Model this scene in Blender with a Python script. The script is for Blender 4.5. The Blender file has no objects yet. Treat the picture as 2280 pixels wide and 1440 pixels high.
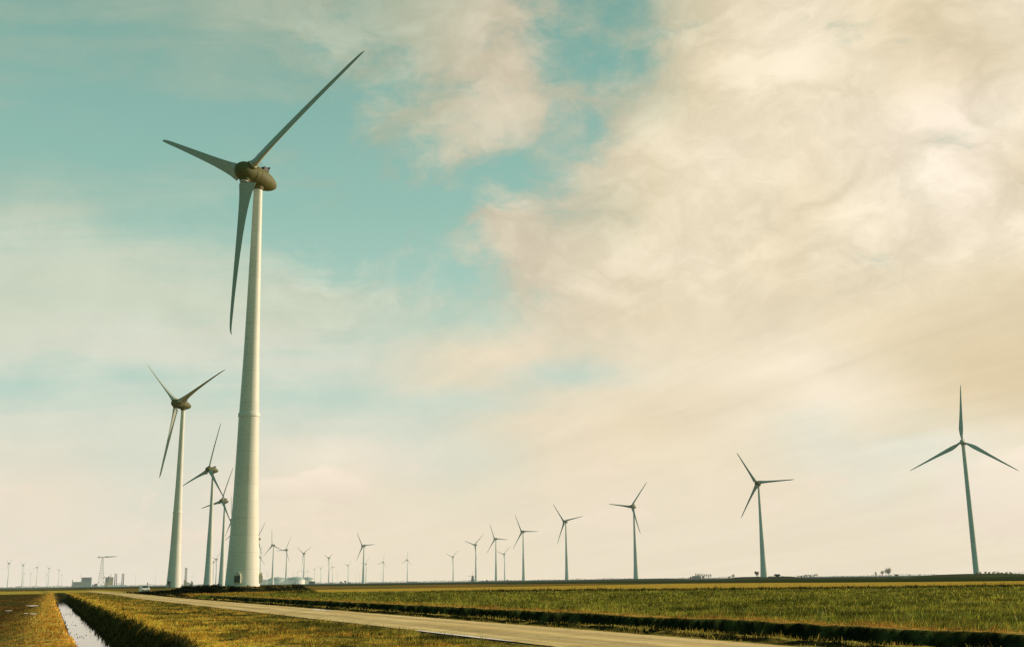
import bpy, math, random
import numpy as np
from mathutils import Matrix, Vector

S = bpy.context.scene
COL = S.collection
RAD = math.radians
rng = np.random.default_rng(7)
random.seed(7)
SUN_AZ, SUN_EL = 69.0, 20.0
CAM_H = 1.7

# ------------------------------------------------------------------ helpers
def link(o, parent=None):
    COL.objects.link(o)
    if parent is not None:
        o.parent = parent
    return o

def tag(o, label=None, cat=None, group=None, kind=None):
    if label: o['label'] = label
    if cat: o['category'] = cat
    if group: o['group'] = group
    if kind: o['kind'] = kind
    return o

def empty(name, loc, rz=0.0):
    o = bpy.data.objects.new(name, None)
    o.empty_display_size = 0.5
    o.location = loc
    o.rotation_euler = (0, 0, rz)
    return link(o)

class MB:
    """collects vertices and faces of ONE part"""
    def __init__(s): s.v = []; s.f = []
    def add(s, vs, fs, M=None):
        n = len(s.v)
        if M is not None: vs = [tuple(M @ Vector(p)) for p in vs]
        s.v += [tuple(p) for p in vs]
        s.f += [tuple(i + n for i in f) for f in fs]
        return s
    def box(s, c, d, M=None, taper=1.0):
        x, y, z = d[0]/2, d[1]/2, d[2]/2
        vs = []
        for sz in (-1, 1):
            k = 1.0 if sz < 0 else taper
            for sx, sy in ((-1,-1),(1,-1),(1,1),(-1,1)):
                vs.append((c[0]+sx*x*k, c[1]+sy*y*k, c[2]+sz*z))
        return s.add(vs, [(3,2,1,0),(4,5,6,7),(0,1,5,4),(1,2,6,5),(2,3,7,6),(3,0,4,7)], M)
    def tube(s, a, b, r0, r1=None, n=8, caps=True):
        r1 = r0 if r1 is None else r1
        a, b = Vector(a), Vector(b)
        q = (b-a).to_track_quat('Z', 'Y')
        vs = []
        for p, r in ((a, r0), (b, r1)):
            for i in range(n):
                t = 2*math.pi*i/n
                vs.append(tuple(p + q @ Vector((r*math.cos(t), r*math.sin(t), 0))))
        fs = [(i, (i+1) % n, n+(i+1) % n, n+i) for i in range(n)]
        if caps: fs += [tuple(range(n-1, -1, -1)), tuple(range(n, 2*n))]
        return s.add(vs, fs)
    def lathe(s, prof, n=32, axis='Z', M=None):
        """prof = [(r, h)], bottom to top; closed where r == 0"""
        vs, rings = [], []
        for r, h in prof:
            if r < 1e-6:
                rings.append([len(vs)]); vs.append((0, 0, h))
            else:
                rings.append(list(range(len(vs), len(vs)+n)))
                vs += [(r*math.cos(2*math.pi*i/n), r*math.sin(2*math.pi*i/n), h) for i in range(n)]
        fs = []
        for A, B in zip(rings, rings[1:]):
            for i in range(n):
                j = (i+1) % n
                if len(A) == 1 and len(B) == 1: continue
                if len(A) == 1: fs.append((A[0], B[j], B[i]))
                elif len(B) == 1: fs.append((A[i], A[j], B[0]))
                else: fs.append((A[i], A[j], B[j], B[i]))
        if axis == 'Y':   # h runs along +Y
            R = Matrix.Rotation(RAD(-90), 4, 'X')
            M = R if M is None else M @ R
        return s.add(vs, fs, M)
    def mesh(s, name, mat, smooth=False, angle=40):
        me = bpy.data.meshes.new(name)
        me.from_pydata(s.v, [], s.f)
        me.materials.append(mat)
        if smooth:
            me.polygons.foreach_set('use_smooth', [True]*len(me.polygons))
            me.update()
            try: me.set_sharp_from_angle(angle=RAD(angle))
            except Exception: pass
        me.update()
        return me
    def build(s, name, mat, parent=None, smooth=False, angle=40):
        return link(bpy.data.objects.new(name, s.mesh(name, mat, smooth, angle)), parent)

def np_mesh(name, V, F, mat, colors=None, smooth=False):
    """V (n,3), F (m,k) all faces with k corners, colors (n,3)"""
    me = bpy.data.meshes.new(name)
    m, k = F.shape
    me.vertices.add(len(V)); me.vertices.foreach_set('co', V.astype(np.float32).ravel())
    me.loops.add(m*k); me.loops.foreach_set('vertex_index', F.astype(np.int32).ravel())
    me.polygons.add(m)
    me.polygons.foreach_set('loop_start', np.arange(0, m*k, k, dtype=np.int32))
    me.polygons.foreach_set('loop_total', np.full(m, k, dtype=np.int32))
    me.polygons.foreach_set('use_smooth', np.full(m, smooth, dtype=bool))
    me.update(calc_edges=True); me.validate()
    if colors is not None:
        a = me.color_attributes.new('tint', 'FLOAT_COLOR', 'POINT')
        c = np.ones((len(V), 4), np.float32); c[:, :3] = colors
        a.data.foreach_set('color', c.ravel())
    me.materials.append(mat)
    return me

# ------------------------------------------------------------------ node helpers
class NT:
    def __init__(s, tree): s.t = tree; s.t.nodes.clear()
    def n(s, typ, **kw):
        o = s.t.nodes.new(typ)
        for k, v in kw.items(): setattr(o, k, v)
        return o
    def put(s, sock, v):
        if hasattr(v, 'links') or isinstance(v, bpy.types.NodeSocket): s.t.links.new(v, sock)
        else: sock.default_value = v
    def m(s, op, a, b=0.0, c=0.0, clamp=False):
        o = s.n('ShaderNodeMath', operation=op, use_clamp=clamp)
        s.put(o.inputs[0], a); s.put(o.inputs[1], b)
        if op in ('MULTIPLY_ADD', 'SMOOTH_MIN'): s.put(o.inputs[2], c)
        return o.outputs[0]
    def vm(s, op, a, b=(0, 0, 0), scale=None):
        o = s.n('ShaderNodeVectorMath', operation=op)
        s.put(o.inputs[0], a)
        if op != 'SCALE': s.put(o.inputs[1], b)
        if scale is not None: s.put(o.inputs['Scale'], scale)
        return o.outputs['Value'] if op in ('LENGTH', 'DOT_PRODUCT') else o.outputs['Vector']
    def mix(s, f, a, b, mode='MIX'):
        o = s.n('ShaderNodeMixRGB', blend_type=mode)
        s.put(o.inputs[0], f); s.put(o.inputs[1], a); s.put(o.inputs[2], b)
        return o.outputs[0]
    def noise(s, vec, scale, detail=4.0, rough=0.5, dist=0.0, color=False):
        o = s.n('ShaderNodeTexNoise')
        s.put(o.inputs['Vector'], vec)
        o.inputs['Scale'].default_value = scale; o.inputs['Detail'].default_value = detail
        o.inputs['Roughness'].default_value = rough; o.inputs['Distortion'].default_value = dist
        return o.outputs['Color'] if color else o.outputs['Fac']
    def rng(s, v, a, b, c=0.0, d=1.0, kind='LINEAR'):
        o = s.n('ShaderNodeMapRange', interpolation_type=kind)
        s.put(o.inputs[0], v)
        for i, x in enumerate((a, b, c, d)): s.put(o.inputs[i+1], x)
        return o.outputs[0]
    def ramp(s, f, stops, interp='LINEAR'):
        o = s.n('ShaderNodeValToRGB'); e = o.color_ramp.elements
        o.color_ramp.interpolation = interp
        while len(e) > 1: e.remove(e[-1])
        for i, (p, c) in enumerate(stops):
            q = e[0] if i == 0 else e.new(p)
            q.position = p; q.color = c if len(c) == 4 else (*c, 1)
        s.put(o.inputs[0], f)
        return o

def lin(c): 
    c = c/255.0
    return c/12.92 if c <= 0.04045 else ((c+0.055)/1.055)**2.4
def L3(r, g, b): return (lin(r), lin(g), lin(b))

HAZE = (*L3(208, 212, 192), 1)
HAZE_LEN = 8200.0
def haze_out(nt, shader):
    """haze painted into the material: a glow mixed in with distance from the origin"""
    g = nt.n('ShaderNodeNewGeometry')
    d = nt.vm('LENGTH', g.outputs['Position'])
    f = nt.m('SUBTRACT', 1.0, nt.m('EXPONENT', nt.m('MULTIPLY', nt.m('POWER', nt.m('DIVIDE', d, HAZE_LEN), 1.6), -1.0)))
    em = nt.n('ShaderNodeEmission'); em.inputs[0].default_value = HAZE; em.inputs[1].default_value = 1.0  # emission carries the painted haze colour
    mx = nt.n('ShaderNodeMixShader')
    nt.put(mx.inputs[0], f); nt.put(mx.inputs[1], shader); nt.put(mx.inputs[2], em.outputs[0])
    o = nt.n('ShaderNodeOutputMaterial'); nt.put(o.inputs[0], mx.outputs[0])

def new_mat(name):
    m = bpy.data.materials.new(name); m.use_nodes = True
    try: m.cycles.emission_sampling = 'NONE'
    except Exception: pass
    return m, NT(m.node_tree)

def paint(name, col, rough=0.5, var=0.12, scale=0.6, streak=False, rings=0.0, metal=0.0, grime=0.0, grime_col=None):
    """weathered paint or bare material with soft mottling, optional run-off streaks and segment joints"""
    m, nt = new_mat(name)
    tc = nt.n('ShaderNodeTexCoord').outputs['Object']
    v = nt.vm('MULTIPLY', tc, (1, 1, 0.12)) if streak else tc
    f = nt.noise(v, scale, 5, 0.6)
    c = nt.mix(nt.rng(f, 0.3, 0.7), (*[x*(1-var) for x in col], 1), (*[min(1, x*(1+var)) for x in col], 1))
    if grime:
        g = nt.noise(v, scale*3.1, 6, 0.65)
        c = nt.mix(nt.rng(g, 0.5, 0.8, 0, grime), c, (*(grime_col or (col[0]*.45, col[1]*.42, col[2]*.35)), 1))
    if rings:
        z = nt.n('ShaderNodeSeparateXYZ'); nt.put(z.inputs[0], tc)
        fr = nt.m('FRACT', nt.m('DIVIDE', z.outputs[2], rings))
        ln = nt.m('LESS_THAN', fr, 0.018)
        c = nt.mix(nt.m('MULTIPLY', ln, 0.5), c, (*[x*.5 for x in col], 1))
        seg = nt.noise(nt.m('FLOOR', nt.m('DIVIDE', z.outputs[2], rings)), 7.3, 0)
        c = nt.mix(0.5, c, nt.mix(1.0, c, nt.rng(seg, 0.2, 0.8, 0.86, 1.06), 'MULTIPLY'))
    b = nt.n('ShaderNodeBsdfPrincipled')
    nt.put(b.inputs['Base Color'], c); b.inputs['Roughness'].default_value = rough
    b.inputs['Metallic'].default_value = metal
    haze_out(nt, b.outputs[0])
    return m

def foliage_mat(name, col=None, transl=0.3, var=0.3):
    m, nt = new_mat(name)
    if col is None:
        a = nt.n('ShaderNodeVertexColor'); a.layer_name = 'tint'; c = a.outputs[0]
    else:
        g = nt.n('ShaderNodeNewGeometry')
        f = nt.noise(g.outputs['Position'], 1.7, 3)
        c = nt.mix(nt.rng(f, .3, .7), (*[x*(1-var) for x in col], 1), (*[x*(1+var) for x in col], 1))
    d = nt.n('ShaderNodeBsdfDiffuse'); nt.put(d.inputs[0], c)
    t = nt.n('ShaderNodeBsdfTranslucent'); nt.put(t.inputs[0], c)
    mx = nt.n('ShaderNodeMixShader'); mx.inputs[0].default_value = transl
    nt.put(mx.inputs[1], d.outputs[0]); nt.put(mx.inputs[2], t.outputs[0])
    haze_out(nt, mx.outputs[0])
    return m
# ------------------------------------------------------------------ sky, sun, camera
# rows of the cloud layout: elevation in degrees, then 28 stops from azimuth -31 to +31 degrees
# (red, green, blue and coverage, 0 to 255); it lies in world directions, all around the horizon
SKY = [
(0, [(227,218,199,232),(227,218,199,232),(227,218,199,232),(227,218,199,232),(227,218,199,232),(227,218,199,232),(227,218,199,232),(227,218,199,232),(229,218,195,232),(230,218,194,232),(230,218,194,232),(230,218,194,232),(230,218,194,232),(230,218,194,232),(230,218,194,232),(230,218,194,232),(230,218,194,232),(230,218,194,239),(230,218,194,245),(230,218,194,245),(230,218,194,245),(230,218,194,245),(230,218,194,245),(230,218,194,245),(230,218,194,245),(230,218,194,245),(230,218,194,245),(230,218,194,245),]),
(2.2, [(227,218,199,219),(227,218,199,219),(227,218,199,219),(227,218,199,219),(227,218,199,219),(227,218,199,219),(227,218,199,219),(227,218,199,219),(229,218,195,230),(230,218,194,231),(230,218,194,232),(230,218,194,231),(230,218,194,231),(230,218,193,231),(230,218,194,230),(230,218,194,232),(230,218,194,232),(230,218,194,237),(230,218,194,243),(230,218,194,245),(230,218,194,245),(230,218,194,245),(230,218,194,245),(234,222,197,240),(234,222,198,245),(235,223,198,245),(235,223,199,245),(236,224,199,245),]),
(4.2, [(227,218,199,214),(227,218,199,215),(227,218,199,215),(227,218,198,216),(228,218,196,214),(223,217,199,206),(214,215,198,207),(224,217,199,219),(229,218,195,228),(231,219,195,223),(230,219,195,226),(228,218,195,224),(226,217,193,216),(225,215,190,217),(229,217,192,219),(230,217,192,227),(229,217,192,231),(230,218,193,232),(231,218,193,236),(230,217,192,245),(231,219,194,243),(224,220,202,227),(232,220,194,238),(227,224,206,206),(238,228,204,233),(240,228,203,236),(240,228,203,235),(240,228,203,234),]),
(6.1, [(219,216,198,206),(220,216,198,206),(221,217,199,206),(221,217,199,206),(220,216,198,205),(213,215,198,201),(213,215,198,200),(213,215,198,212),(222,217,199,215),(231,223,201,223),(228,220,200,220),(219,216,198,209),(214,215,197,201),(218,215,194,205),(227,214,187,221),(228,214,187,223),(228,213,185,233),(229,216,187,240),(231,218,190,243),(230,218,192,243),(225,221,202,214),(226,221,201,227),(223,222,204,204),(231,225,205,198),(235,223,197,210),(235,222,194,210),(234,221,193,207),(233,220,191,211),]),
(7.6, [(213,215,198,143),(213,215,198,154),(213,215,198,163),(213,215,198,171),(213,215,198,177),(213,215,198,179),(213,215,198,179),(213,215,198,189),(213,215,198,198),(213,215,198,197),(213,215,198,199),(213,215,198,191),(217,215,195,183),(227,214,188,193),(228,214,187,226),(228,214,187,231),(227,212,182,246),(227,212,183,255),(230,216,189,255),(233,221,195,248),(227,225,207,215),(234,221,194,248),(224,216,191,233),(228,215,185,242),(223,208,177,250),(220,205,173,255),(220,205,172,255),(221,204,171,255),]),
(8.9, [(213,215,198,24),(213,215,198,40),(213,215,198,54),(213,215,198,67),(213,215,198,84),(213,215,198,116),(213,215,198,147),(213,215,198,158),(213,215,198,155),(213,215,198,127),(213,215,198,134),(213,215,198,161),(214,215,198,175),(215,215,196,163),(226,214,189,197),(226,214,188,217),(227,213,184,239),(228,213,184,254),(230,216,189,255),(235,222,194,255),(242,229,206,255),(238,225,200,255),(229,214,184,255),(224,207,172,255),(222,203,168,255),(222,203,167,255),(222,203,167,255),(222,203,167,255),]),
(10.2, [(213,215,198,207),(213,215,198,178),(213,215,198,143),(213,215,198,112),(213,215,198,89),(213,215,198,79),(213,215,198,90),(213,215,198,119),(213,215,198,155),(213,215,198,165),(213,215,198,176),(220,215,193,192),(228,214,187,209),(226,214,188,210),(215,215,197,138),(214,215,197,151),(226,218,195,208),(232,219,191,249),(231,217,190,255),(235,222,194,255),(242,229,206,255),(233,219,191,255),(227,212,180,255),(223,206,171,255),(222,203,167,255),(222,203,168,255),(221,204,169,255),(221,204,170,255),]),
(11.4, [(204,210,191,233),(205,211,192,228),(207,212,193,224),(208,212,194,221),(209,213,195,218),(210,213,196,211),(211,214,196,199),(211,214,197,196),(212,214,197,193),(212,215,197,182),(213,215,198,179),(220,214,193,191),(227,214,187,208),(227,214,187,216),(227,213,187,207),(228,214,187,199),(231,217,190,224),(233,220,192,249),(234,221,193,255),(233,220,192,255),(235,222,195,255),(228,213,182,255),(226,211,179,255),(223,207,174,255),(221,204,171,255),(220,205,172,255),(220,205,173,255),(221,206,174,255),]),
(13.5, [(200,208,188,235),(200,208,188,236),(200,208,188,238),(200,208,188,236),(200,208,188,234),(200,208,188,228),(200,208,188,217),(200,208,188,206),(200,208,188,185),(200,208,188,166),(200,208,188,147),(200,208,188,134),(200,208,188,131),(201,207,186,149),(209,200,176,211),(223,210,184,237),(227,213,184,250),(230,216,186,255),(234,221,193,255),(227,213,185,255),(228,214,184,255),(231,217,188,255),(233,219,191,255),(229,215,185,255),(224,209,177,255),(225,210,178,255),(226,211,179,255),(228,213,182,255),]),
(16, [(200,208,188,155),(200,208,188,167),(200,208,188,177),(200,208,188,174),(200,208,188,166),(200,208,188,155),(200,208,188,140),(200,208,188,122),(200,208,188,98),(196,205,185,82),(196,205,185,73),(197,205,185,72),(201,204,182,97),(210,199,175,160),(210,199,175,208),(219,207,181,229),(227,215,187,243),(234,221,193,252),(237,225,198,255),(229,215,184,255),(231,217,187,255),(235,222,194,255),(238,226,200,255),(239,226,201,255),(238,225,201,255),(238,226,200,255),(240,228,203,255),(238,225,199,255),]),
(18.6, [(170,183,163,21),(175,187,167,41),(179,190,170,58),(183,194,174,65),(186,196,176,61),(189,199,179,52),(191,201,181,40),(194,203,183,28),(194,203,183,18),(172,184,164,15),(168,181,161,16),(169,181,161,36),(181,186,165,84),(210,199,175,157),(208,198,174,172),(195,193,170,178),(206,200,173,204),(228,214,183,239),(234,221,193,255),(235,223,195,255),(229,214,184,255),(232,218,189,255),(239,227,202,255),(243,230,209,255),(240,227,205,255),(227,212,181,255),(227,212,181,255),(230,215,185,255),]),
(21.2, [(168,181,161,14),(168,181,161,13),(168,181,161,13),(168,181,161,13),(168,181,161,11),(168,181,161,7),(168,181,161,4),(168,181,161,6),(168,181,161,14),(168,181,161,30),(169,181,161,56),(178,186,164,104),(194,193,169,153),(207,198,174,173),(175,184,163,94),(195,192,170,143),(215,203,176,204),(224,211,180,242),(232,218,190,255),(237,225,198,255),(232,218,189,255),(235,221,194,255),(241,228,204,255),(242,229,207,255),(243,230,209,255),(239,227,202,255),(239,227,202,255),(238,226,200,255),]),
(24, [(168,181,161,52),(168,181,161,52),(168,181,161,45),(168,181,161,16),(168,181,161,18),(168,181,161,22),(168,181,161,26),(168,181,161,36),(168,181,161,56),(168,181,161,102),(180,187,165,132),(186,190,167,155),(194,193,169,172),(210,199,175,184),(210,199,175,212),(195,193,170,158),(186,189,167,144),(193,193,168,198),(220,206,174,250),(231,218,189,254),(235,223,195,255),(235,223,195,255),(230,216,187,255),(225,210,180,255),(222,207,176,255),(233,220,191,255),(234,221,193,255),(234,221,193,255),]),
(26, [(168,181,161,77),(168,181,161,70),(168,181,161,59),(168,181,161,27),(168,181,161,33),(168,181,161,41),(168,181,161,51),(168,181,161,67),(168,181,161,94),(168,181,161,124),(170,182,162,145),(179,186,165,160),(194,193,169,180),(210,199,175,211),(210,199,175,200),(187,189,167,107),(176,185,164,82),(192,193,169,169),(223,209,178,237),(232,218,189,252),(237,225,198,255),(234,221,194,255),(221,206,174,255),(221,206,174,255),(229,215,185,255),(238,226,199,255),(240,228,203,255),(240,228,203,255),]),
(28, [(168,181,161,77),(168,181,161,77),(168,181,161,73),(168,181,161,39),(168,181,161,39),(168,181,161,67),(168,181,161,88),(168,181,161,101),(168,181,161,113),(168,181,161,128),(168,181,161,141),(178,186,164,158),(193,192,169,182),(207,198,174,215),(209,199,175,209),(186,189,167,103),(168,181,161,45),(174,184,163,102),(219,207,177,218),(231,218,188,248),(237,224,198,255),(235,222,195,255),(221,206,174,255),(226,211,179,255),(232,219,190,255),(238,226,200,255),(240,228,203,255),(240,228,203,255),]),
(30.5, [(168,181,161,77),(168,181,161,77),(168,181,161,69),(168,181,161,39),(168,181,161,39),(168,181,161,70),(168,181,161,94),(168,181,161,109),(168,181,161,119),(168,181,161,129),(168,181,161,149),(178,186,164,168),(187,190,167,184),(188,190,167,194),(205,197,173,213),(187,189,167,115),(168,181,161,37),(171,183,162,73),(215,206,176,201),(231,217,187,246),(236,224,197,255),(236,224,198,255),(220,205,173,255),(225,210,178,255),(232,218,189,255),(237,225,199,255),(240,228,203,255),(240,228,203,255),]),
]
def make_world():
    w = bpy.data.worlds.new('World'); S.world = w; w.use_nodes = True
    nt = NT(w.node_tree)
    d = nt.n('ShaderNodeTexCoord').outputs['Generated']
    sp = nt.n('ShaderNodeSeparateXYZ'); nt.put(sp.inputs[0], d)
    x, y, z = sp.outputs
    az = nt.m('MULTIPLY', nt.m('ARCTAN2', x, nt.m('ADD', nt.m('ABSOLUTE', y), 1e-4)), 180/math.pi)
    el = nt.m('MULTIPLY', nt.m('ARCSINE', z), 180/math.pi)
    # cloud-deck coordinates: the direction pushed onto a flat layer, so streaks run to the horizon
    den = nt.m('ADD', nt.m('MAXIMUM', z, 0.0), 0.16)
    cb = nt.n('ShaderNodeCombineXYZ')
    nt.put(cb.inputs[0], nt.m('DIVIDE', x, den)); nt.put(cb.inputs[1], nt.m('DIVIDE', y, den)); nt.put(cb.inputs[2], 0.0)
    deck = cb.outputs[0]
    dv = nt.vm('MULTIPLY', d, (1, 1, 1.7))
    # warp the layout so that no edge is straight
    wa = nt.noise(dv, 5.5, 7, 0.6, color=True)
    ws = nt.n('ShaderNodeSeparateXYZ'); nt.put(ws.inputs[0], wa)
    az2 = nt.m('MULTIPLY_ADD', nt.m('SUBTRACT', ws.outputs[0], 0.5), 3.2, az)
    el2 = nt.m('MULTIPLY_ADD', nt.m('SUBTRACT', ws.outputs[1], 0.5), 2.2, el)
    fac = nt.m('MULTIPLY_ADD', az2, 1/62.0, 0.5, clamp=True)
    col = cov = None; prev = None
    for e, row in SKY:
        n = len(row)
        st = [(i/(n-1), (lin(r), lin(g), lin(b), a/255)) for i, (r, g, b, a) in enumerate(row)]
        rp = nt.ramp(fac, st, 'B_SPLINE')
        if col is None: col, cov = rp.outputs[0], rp.outputs[1]
        else:
            t = nt.rng(el2, prev, e, kind='SMOOTHSTEP')
            col = nt.mix(t, col, rp.outputs[0])
            q = nt.n('ShaderNodeMix', data_type='FLOAT')
            nt.put(q.inputs[0], t); nt.put(q.inputs[2], cov); nt.put(q.inputs[3], rp.outputs[1])
            cov = q.outputs[0]
        prev = e
    # clear sky: measured gradient, tinted by the Nishita sky
    gr = nt.ramp(nt.m('DIVIDE', el, 40.0, clamp=True), [
        (0.0, L3(222, 218, 198)), (0.08, L3(216, 217, 200)), (0.16, L3(203, 215, 200)), (0.24, L3(170, 207, 195)),
        (0.36, L3(168, 203, 189)), (0.46, L3(150, 192, 178)), (0.56, L3(138, 183, 171)), (0.66, L3(126, 173, 161)),
        (0.78, L3(118, 160, 149)), (1.0, L3(104, 147, 137))])
    ni = nt.n('ShaderNodeTexSky', sky_type='NISHITA'); ni.sun_disc = False
    ni.sun_elevation = RAD(SUN_EL); ni.sun_rotation = RAD(SUN_AZ)
    ni.air_density = 1.0; ni.dust_density = 2.0
    nsc = nt.mix(1.0, ni.outputs[0], (0.10, 0.105, 0.075, 1), 'MULTIPLY')   # the same x0.1 the Background applies to the rest
    clear = nt.mix(0.12, gr.outputs[0], nsc)
    # cloud texture: puffs in direction space, thin streaks along the deck
    wv = nt.vm('SUBTRACT', nt.noise(nt.vm('MULTIPLY', d, (1, 1, 1.6)), 7.0, 6, 0.55, color=True), (0.5, 0.5, 0.5))
    dw = nt.vm('ADD', d, nt.vm('SCALE', wv, scale=0.13))
    p1 = nt.noise(nt.vm('MULTIPLY', dw, (1, 1, 1.7)), 9.0, 12, 0.62, 0.1)
    rot = nt.n('ShaderNodeVectorRotate', rotation_type='Z_AXIS'); nt.put(rot.inputs['Vector'], deck); rot.inputs['Angle'].default_value = RAD(-125)
    s1 = nt.noise(nt.vm('MULTIPLY', rot.outputs[0], (0.42, 2.4, 1)), 1.5, 8, 0.56, 0.7)
    p2 = nt.noise(nt.vm('MULTIPLY', d, (1, 1, 1.4)), 22.0, 7, 0.6)
    # long thin veils lying almost level, as on the left
    vv = nt.n('ShaderNodeVectorRotate', rotation_type='Y_AXIS'); nt.put(vv.inputs['Vector'], d); vv.inputs['Angle'].default_value = RAD(5)
    v1_ = nt.noise(nt.vm('MULTIPLY', vv.outputs[0], (1.6, 1.6, 11.0)), 2.2, 8, 0.58, 0.5)
    tex = nt.m('ADD', nt.m('MULTIPLY', p1, 0.64), nt.m('ADD', nt.m('MULTIPLY', s1, 0.14), nt.m('MULTIPLY', p2, 0.22)))
    puff = nt.m('MULTIPLY', nt.rng(az, -16.0, -9.0, kind='SMOOTHSTEP'), nt.rng(el, 11.0, 16.0, kind='SMOOTHSTEP'))
    veil = nt.rng(az, -14.0, 2.0, 1.0, 0.0, kind='SMOOTHSTEP')
    amp = nt.m('MULTIPLY_ADD', puff, 1.5, 1.0)
    a = nt.m('ADD', cov, nt.m('MULTIPLY', nt.m('SUBTRACT', tex, 0.5), amp))
    a = nt.m('ADD', a, nt.m('MULTIPLY', nt.m('SUBTRACT', v1_, 0.42), nt.m('MULTIPLY', veil, 1.3)))
    a = nt.rng(a, nt.m('MULTIPLY', puff, 0.27), nt.m('MULTIPLY_ADD', puff, -0.18, 1.0), kind='SMOOTHSTEP')
    lum = nt.m('ADD', nt.m('MULTIPLY', nt.m('SUBTRACT', p1, 0.5), 0.16), nt.m('MULTIPLY', nt.m('SUBTRACT', s1, 0.5), nt.rng(az, -12.0, 6.0, 0.06, 0.40)))
    lum = nt.m('ADD', lum, nt.m('MULTIPLY', nt.m('SUBTRACT', p2, 0.5), 0.10))
    bl = nt.m('ABSOLUTE', nt.m('SUBTRACT', nt.noise(nt.vm('MULTIPLY', dw, (1, 1, 1.5)), 9.0, 10, 0.58, 0.1), 0.5))
    blm = nt.m('MAXIMUM', puff, nt.m('MULTIPLY', nt.rng(az, 7.0, 18.0, 0.0, 0.8), nt.rng(el, 14.0, 21.0)))
    lum = nt.m('ADD', lum, nt.m('MULTIPLY', nt.m('SUBTRACT', nt.rng(bl, 0.0, 0.16), 0.55), nt.m('MULTIPLY_ADD', blm, 0.17, 0.03)))
    lowf = nt.rng(el, 2.0, 12.0, 0.30, 0.9)
    lum = nt.m('ADD', 1.0, nt.m('MULTIPLY', lum, lowf))
    # thick parts go tan, thin lit parts go cream
    hue = nt.mix(nt.rng(lum, 0.85, 1.15), (1.0, 0.99, 0.965, 1), (1.0, 1.005, 1.03, 1))
    cc = nt.mix(1.0, nt.mix(1.0, col, hue, 'MULTIPLY'), lum, 'MULTIPLY')
    out = nt.mix(a, clear, cc)
    # small pinkish cumulus standing low over the horizon
    lp = nt.noise(nt.vm('MULTIPLY', d, (1, 1, 1.9)), 15.0, 8, 0.6, 0.1)
    la = nt.m('MULTIPLY', nt.rng(lp, 0.53, 0.66, kind='SMOOTHSTEP'), nt.m('MULTIPLY', nt.rng(el, 0.5, 3.0), nt.rng(el, 7.5, 4.5)))
    out = nt.mix(nt.m('MULTIPLY', la, 0.5), out, (*L3(238, 220, 200), 1))
    # three heaped clouds low in the distance: azimuth, elevation, half width, half height
    for ca, ce, wa_, we_, k in ((-9.2, 4.7, 1.9, 1.1, .75), (-12.6, 4.3, 2.6, .6, .4), (24.0, 3.6, 4.2, 2.6, .6)):
        q1 = nt.m('DIVIDE', nt.m('SUBTRACT', az2, ca), wa_)
        q2 = nt.m('DIVIDE', nt.m('SUBTRACT', el2, ce), we_)
        rr = nt.m('ADD', nt.m('MULTIPLY', q1, q1), nt.m('MULTIPLY', q2, q2))
        rr = nt.m('ADD', rr, nt.m('MULTIPLY', nt.m('SUBTRACT', lp, 0.5), 3.2))
        mk = nt.rng(rr, 0.45, 1.05, k, 0.0, kind='SMOOTHSTEP')
        shade = nt.rng(q2, -1.0, 0.7)
        out = nt.mix(mk, out, nt.mix(shade, (*L3(222, 208, 190), 1), (*L3(246, 230, 210), 1)))
    # sky out of view (left, behind, overhead) dimmed and tinted to set fill light
    taz = nt.m('MULTIPLY', nt.m('ARCTAN2', x, y), 180/math.pi)
    dl = nt.rng(taz, -75.0, -38.0, 0.30, 1.0, kind='SMOOTHSTEP')
    dr = nt.rng(taz, 60.0, 130.0, 1.0, 0.32, kind='SMOOTHSTEP')
    up = nt.rng(el, 34.0, 60.0, 1.0, 0.45, kind='SMOOTHSTEP')
    dk = nt.m('MULTIPLY', nt.m('MULTIPLY', dl, dr), up)
    out = nt.mix(1.0, out, dk, 'MULTIPLY')
    out = nt.mix(nt.rng(dk, 1.0, 0.45, 0.0, 1.0), out, nt.mix(1.0, out, (0.80, 1.70, 1.75, 1), 'MULTIPLY'))
    x10 = nt.vm('SCALE', out, scale=10.6)
    bg = nt.n('ShaderNodeBackground'); nt.put(bg.inputs[0], x10); bg.inputs[1].default_value = 0.1
    o = nt.n('ShaderNodeOutputWorld'); nt.put(o.inputs[0], bg.outputs[0])
    try: w.cycles.sampling_method = 'MANUAL'; w.cycles.sample_map_resolution = 512
    except Exception: pass
make_world()

sd = bpy.data.lights.new('sun', 'SUN'); sd.energy = 4.2; sd.angle = RAD(0.5); sd.color = (1.0, 0.77, 0.55)
so = bpy.data.objects.new('sun', sd); link(so)
sdir = Vector((math.sin(RAD(SUN_AZ))*math.cos(RAD(SUN_EL)), math.cos(RAD(SUN_AZ))*math.cos(RAD(SUN_EL)), math.sin(RAD(SUN_EL))))
so.rotation_euler = sdir.to_track_quat('Z', 'Y').to_euler()
so.location = sdir*200

cam_d = bpy.data.cameras.new('camera'); cam = bpy.data.objects.new('camera', cam_d); link(cam)
cam_d.sensor_width = 36.0; cam_d.lens = 36.0*2488/2280; cam_d.clip_start = 0.1; cam_d.clip_end = 120000
_pit, _rol = math.atan(572/2488), math.atan(0.0135)
cam.matrix_world = Matrix.Translation((0, 0, CAM_H)) @ Matrix.Rotation(math.pi/2+_pit, 4, 'X') @ Matrix.Rotation(-_rol, 4, 'Z')
S.camera = cam
S.view_settings.view_transform = 'Standard'; S.view_settings.look = 'None'
S.view_settings.exposure = 0; S.view_settings.gamma = 1
S.cycles.max_bounces = 6; S.cycles.use_denoising = False
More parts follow.
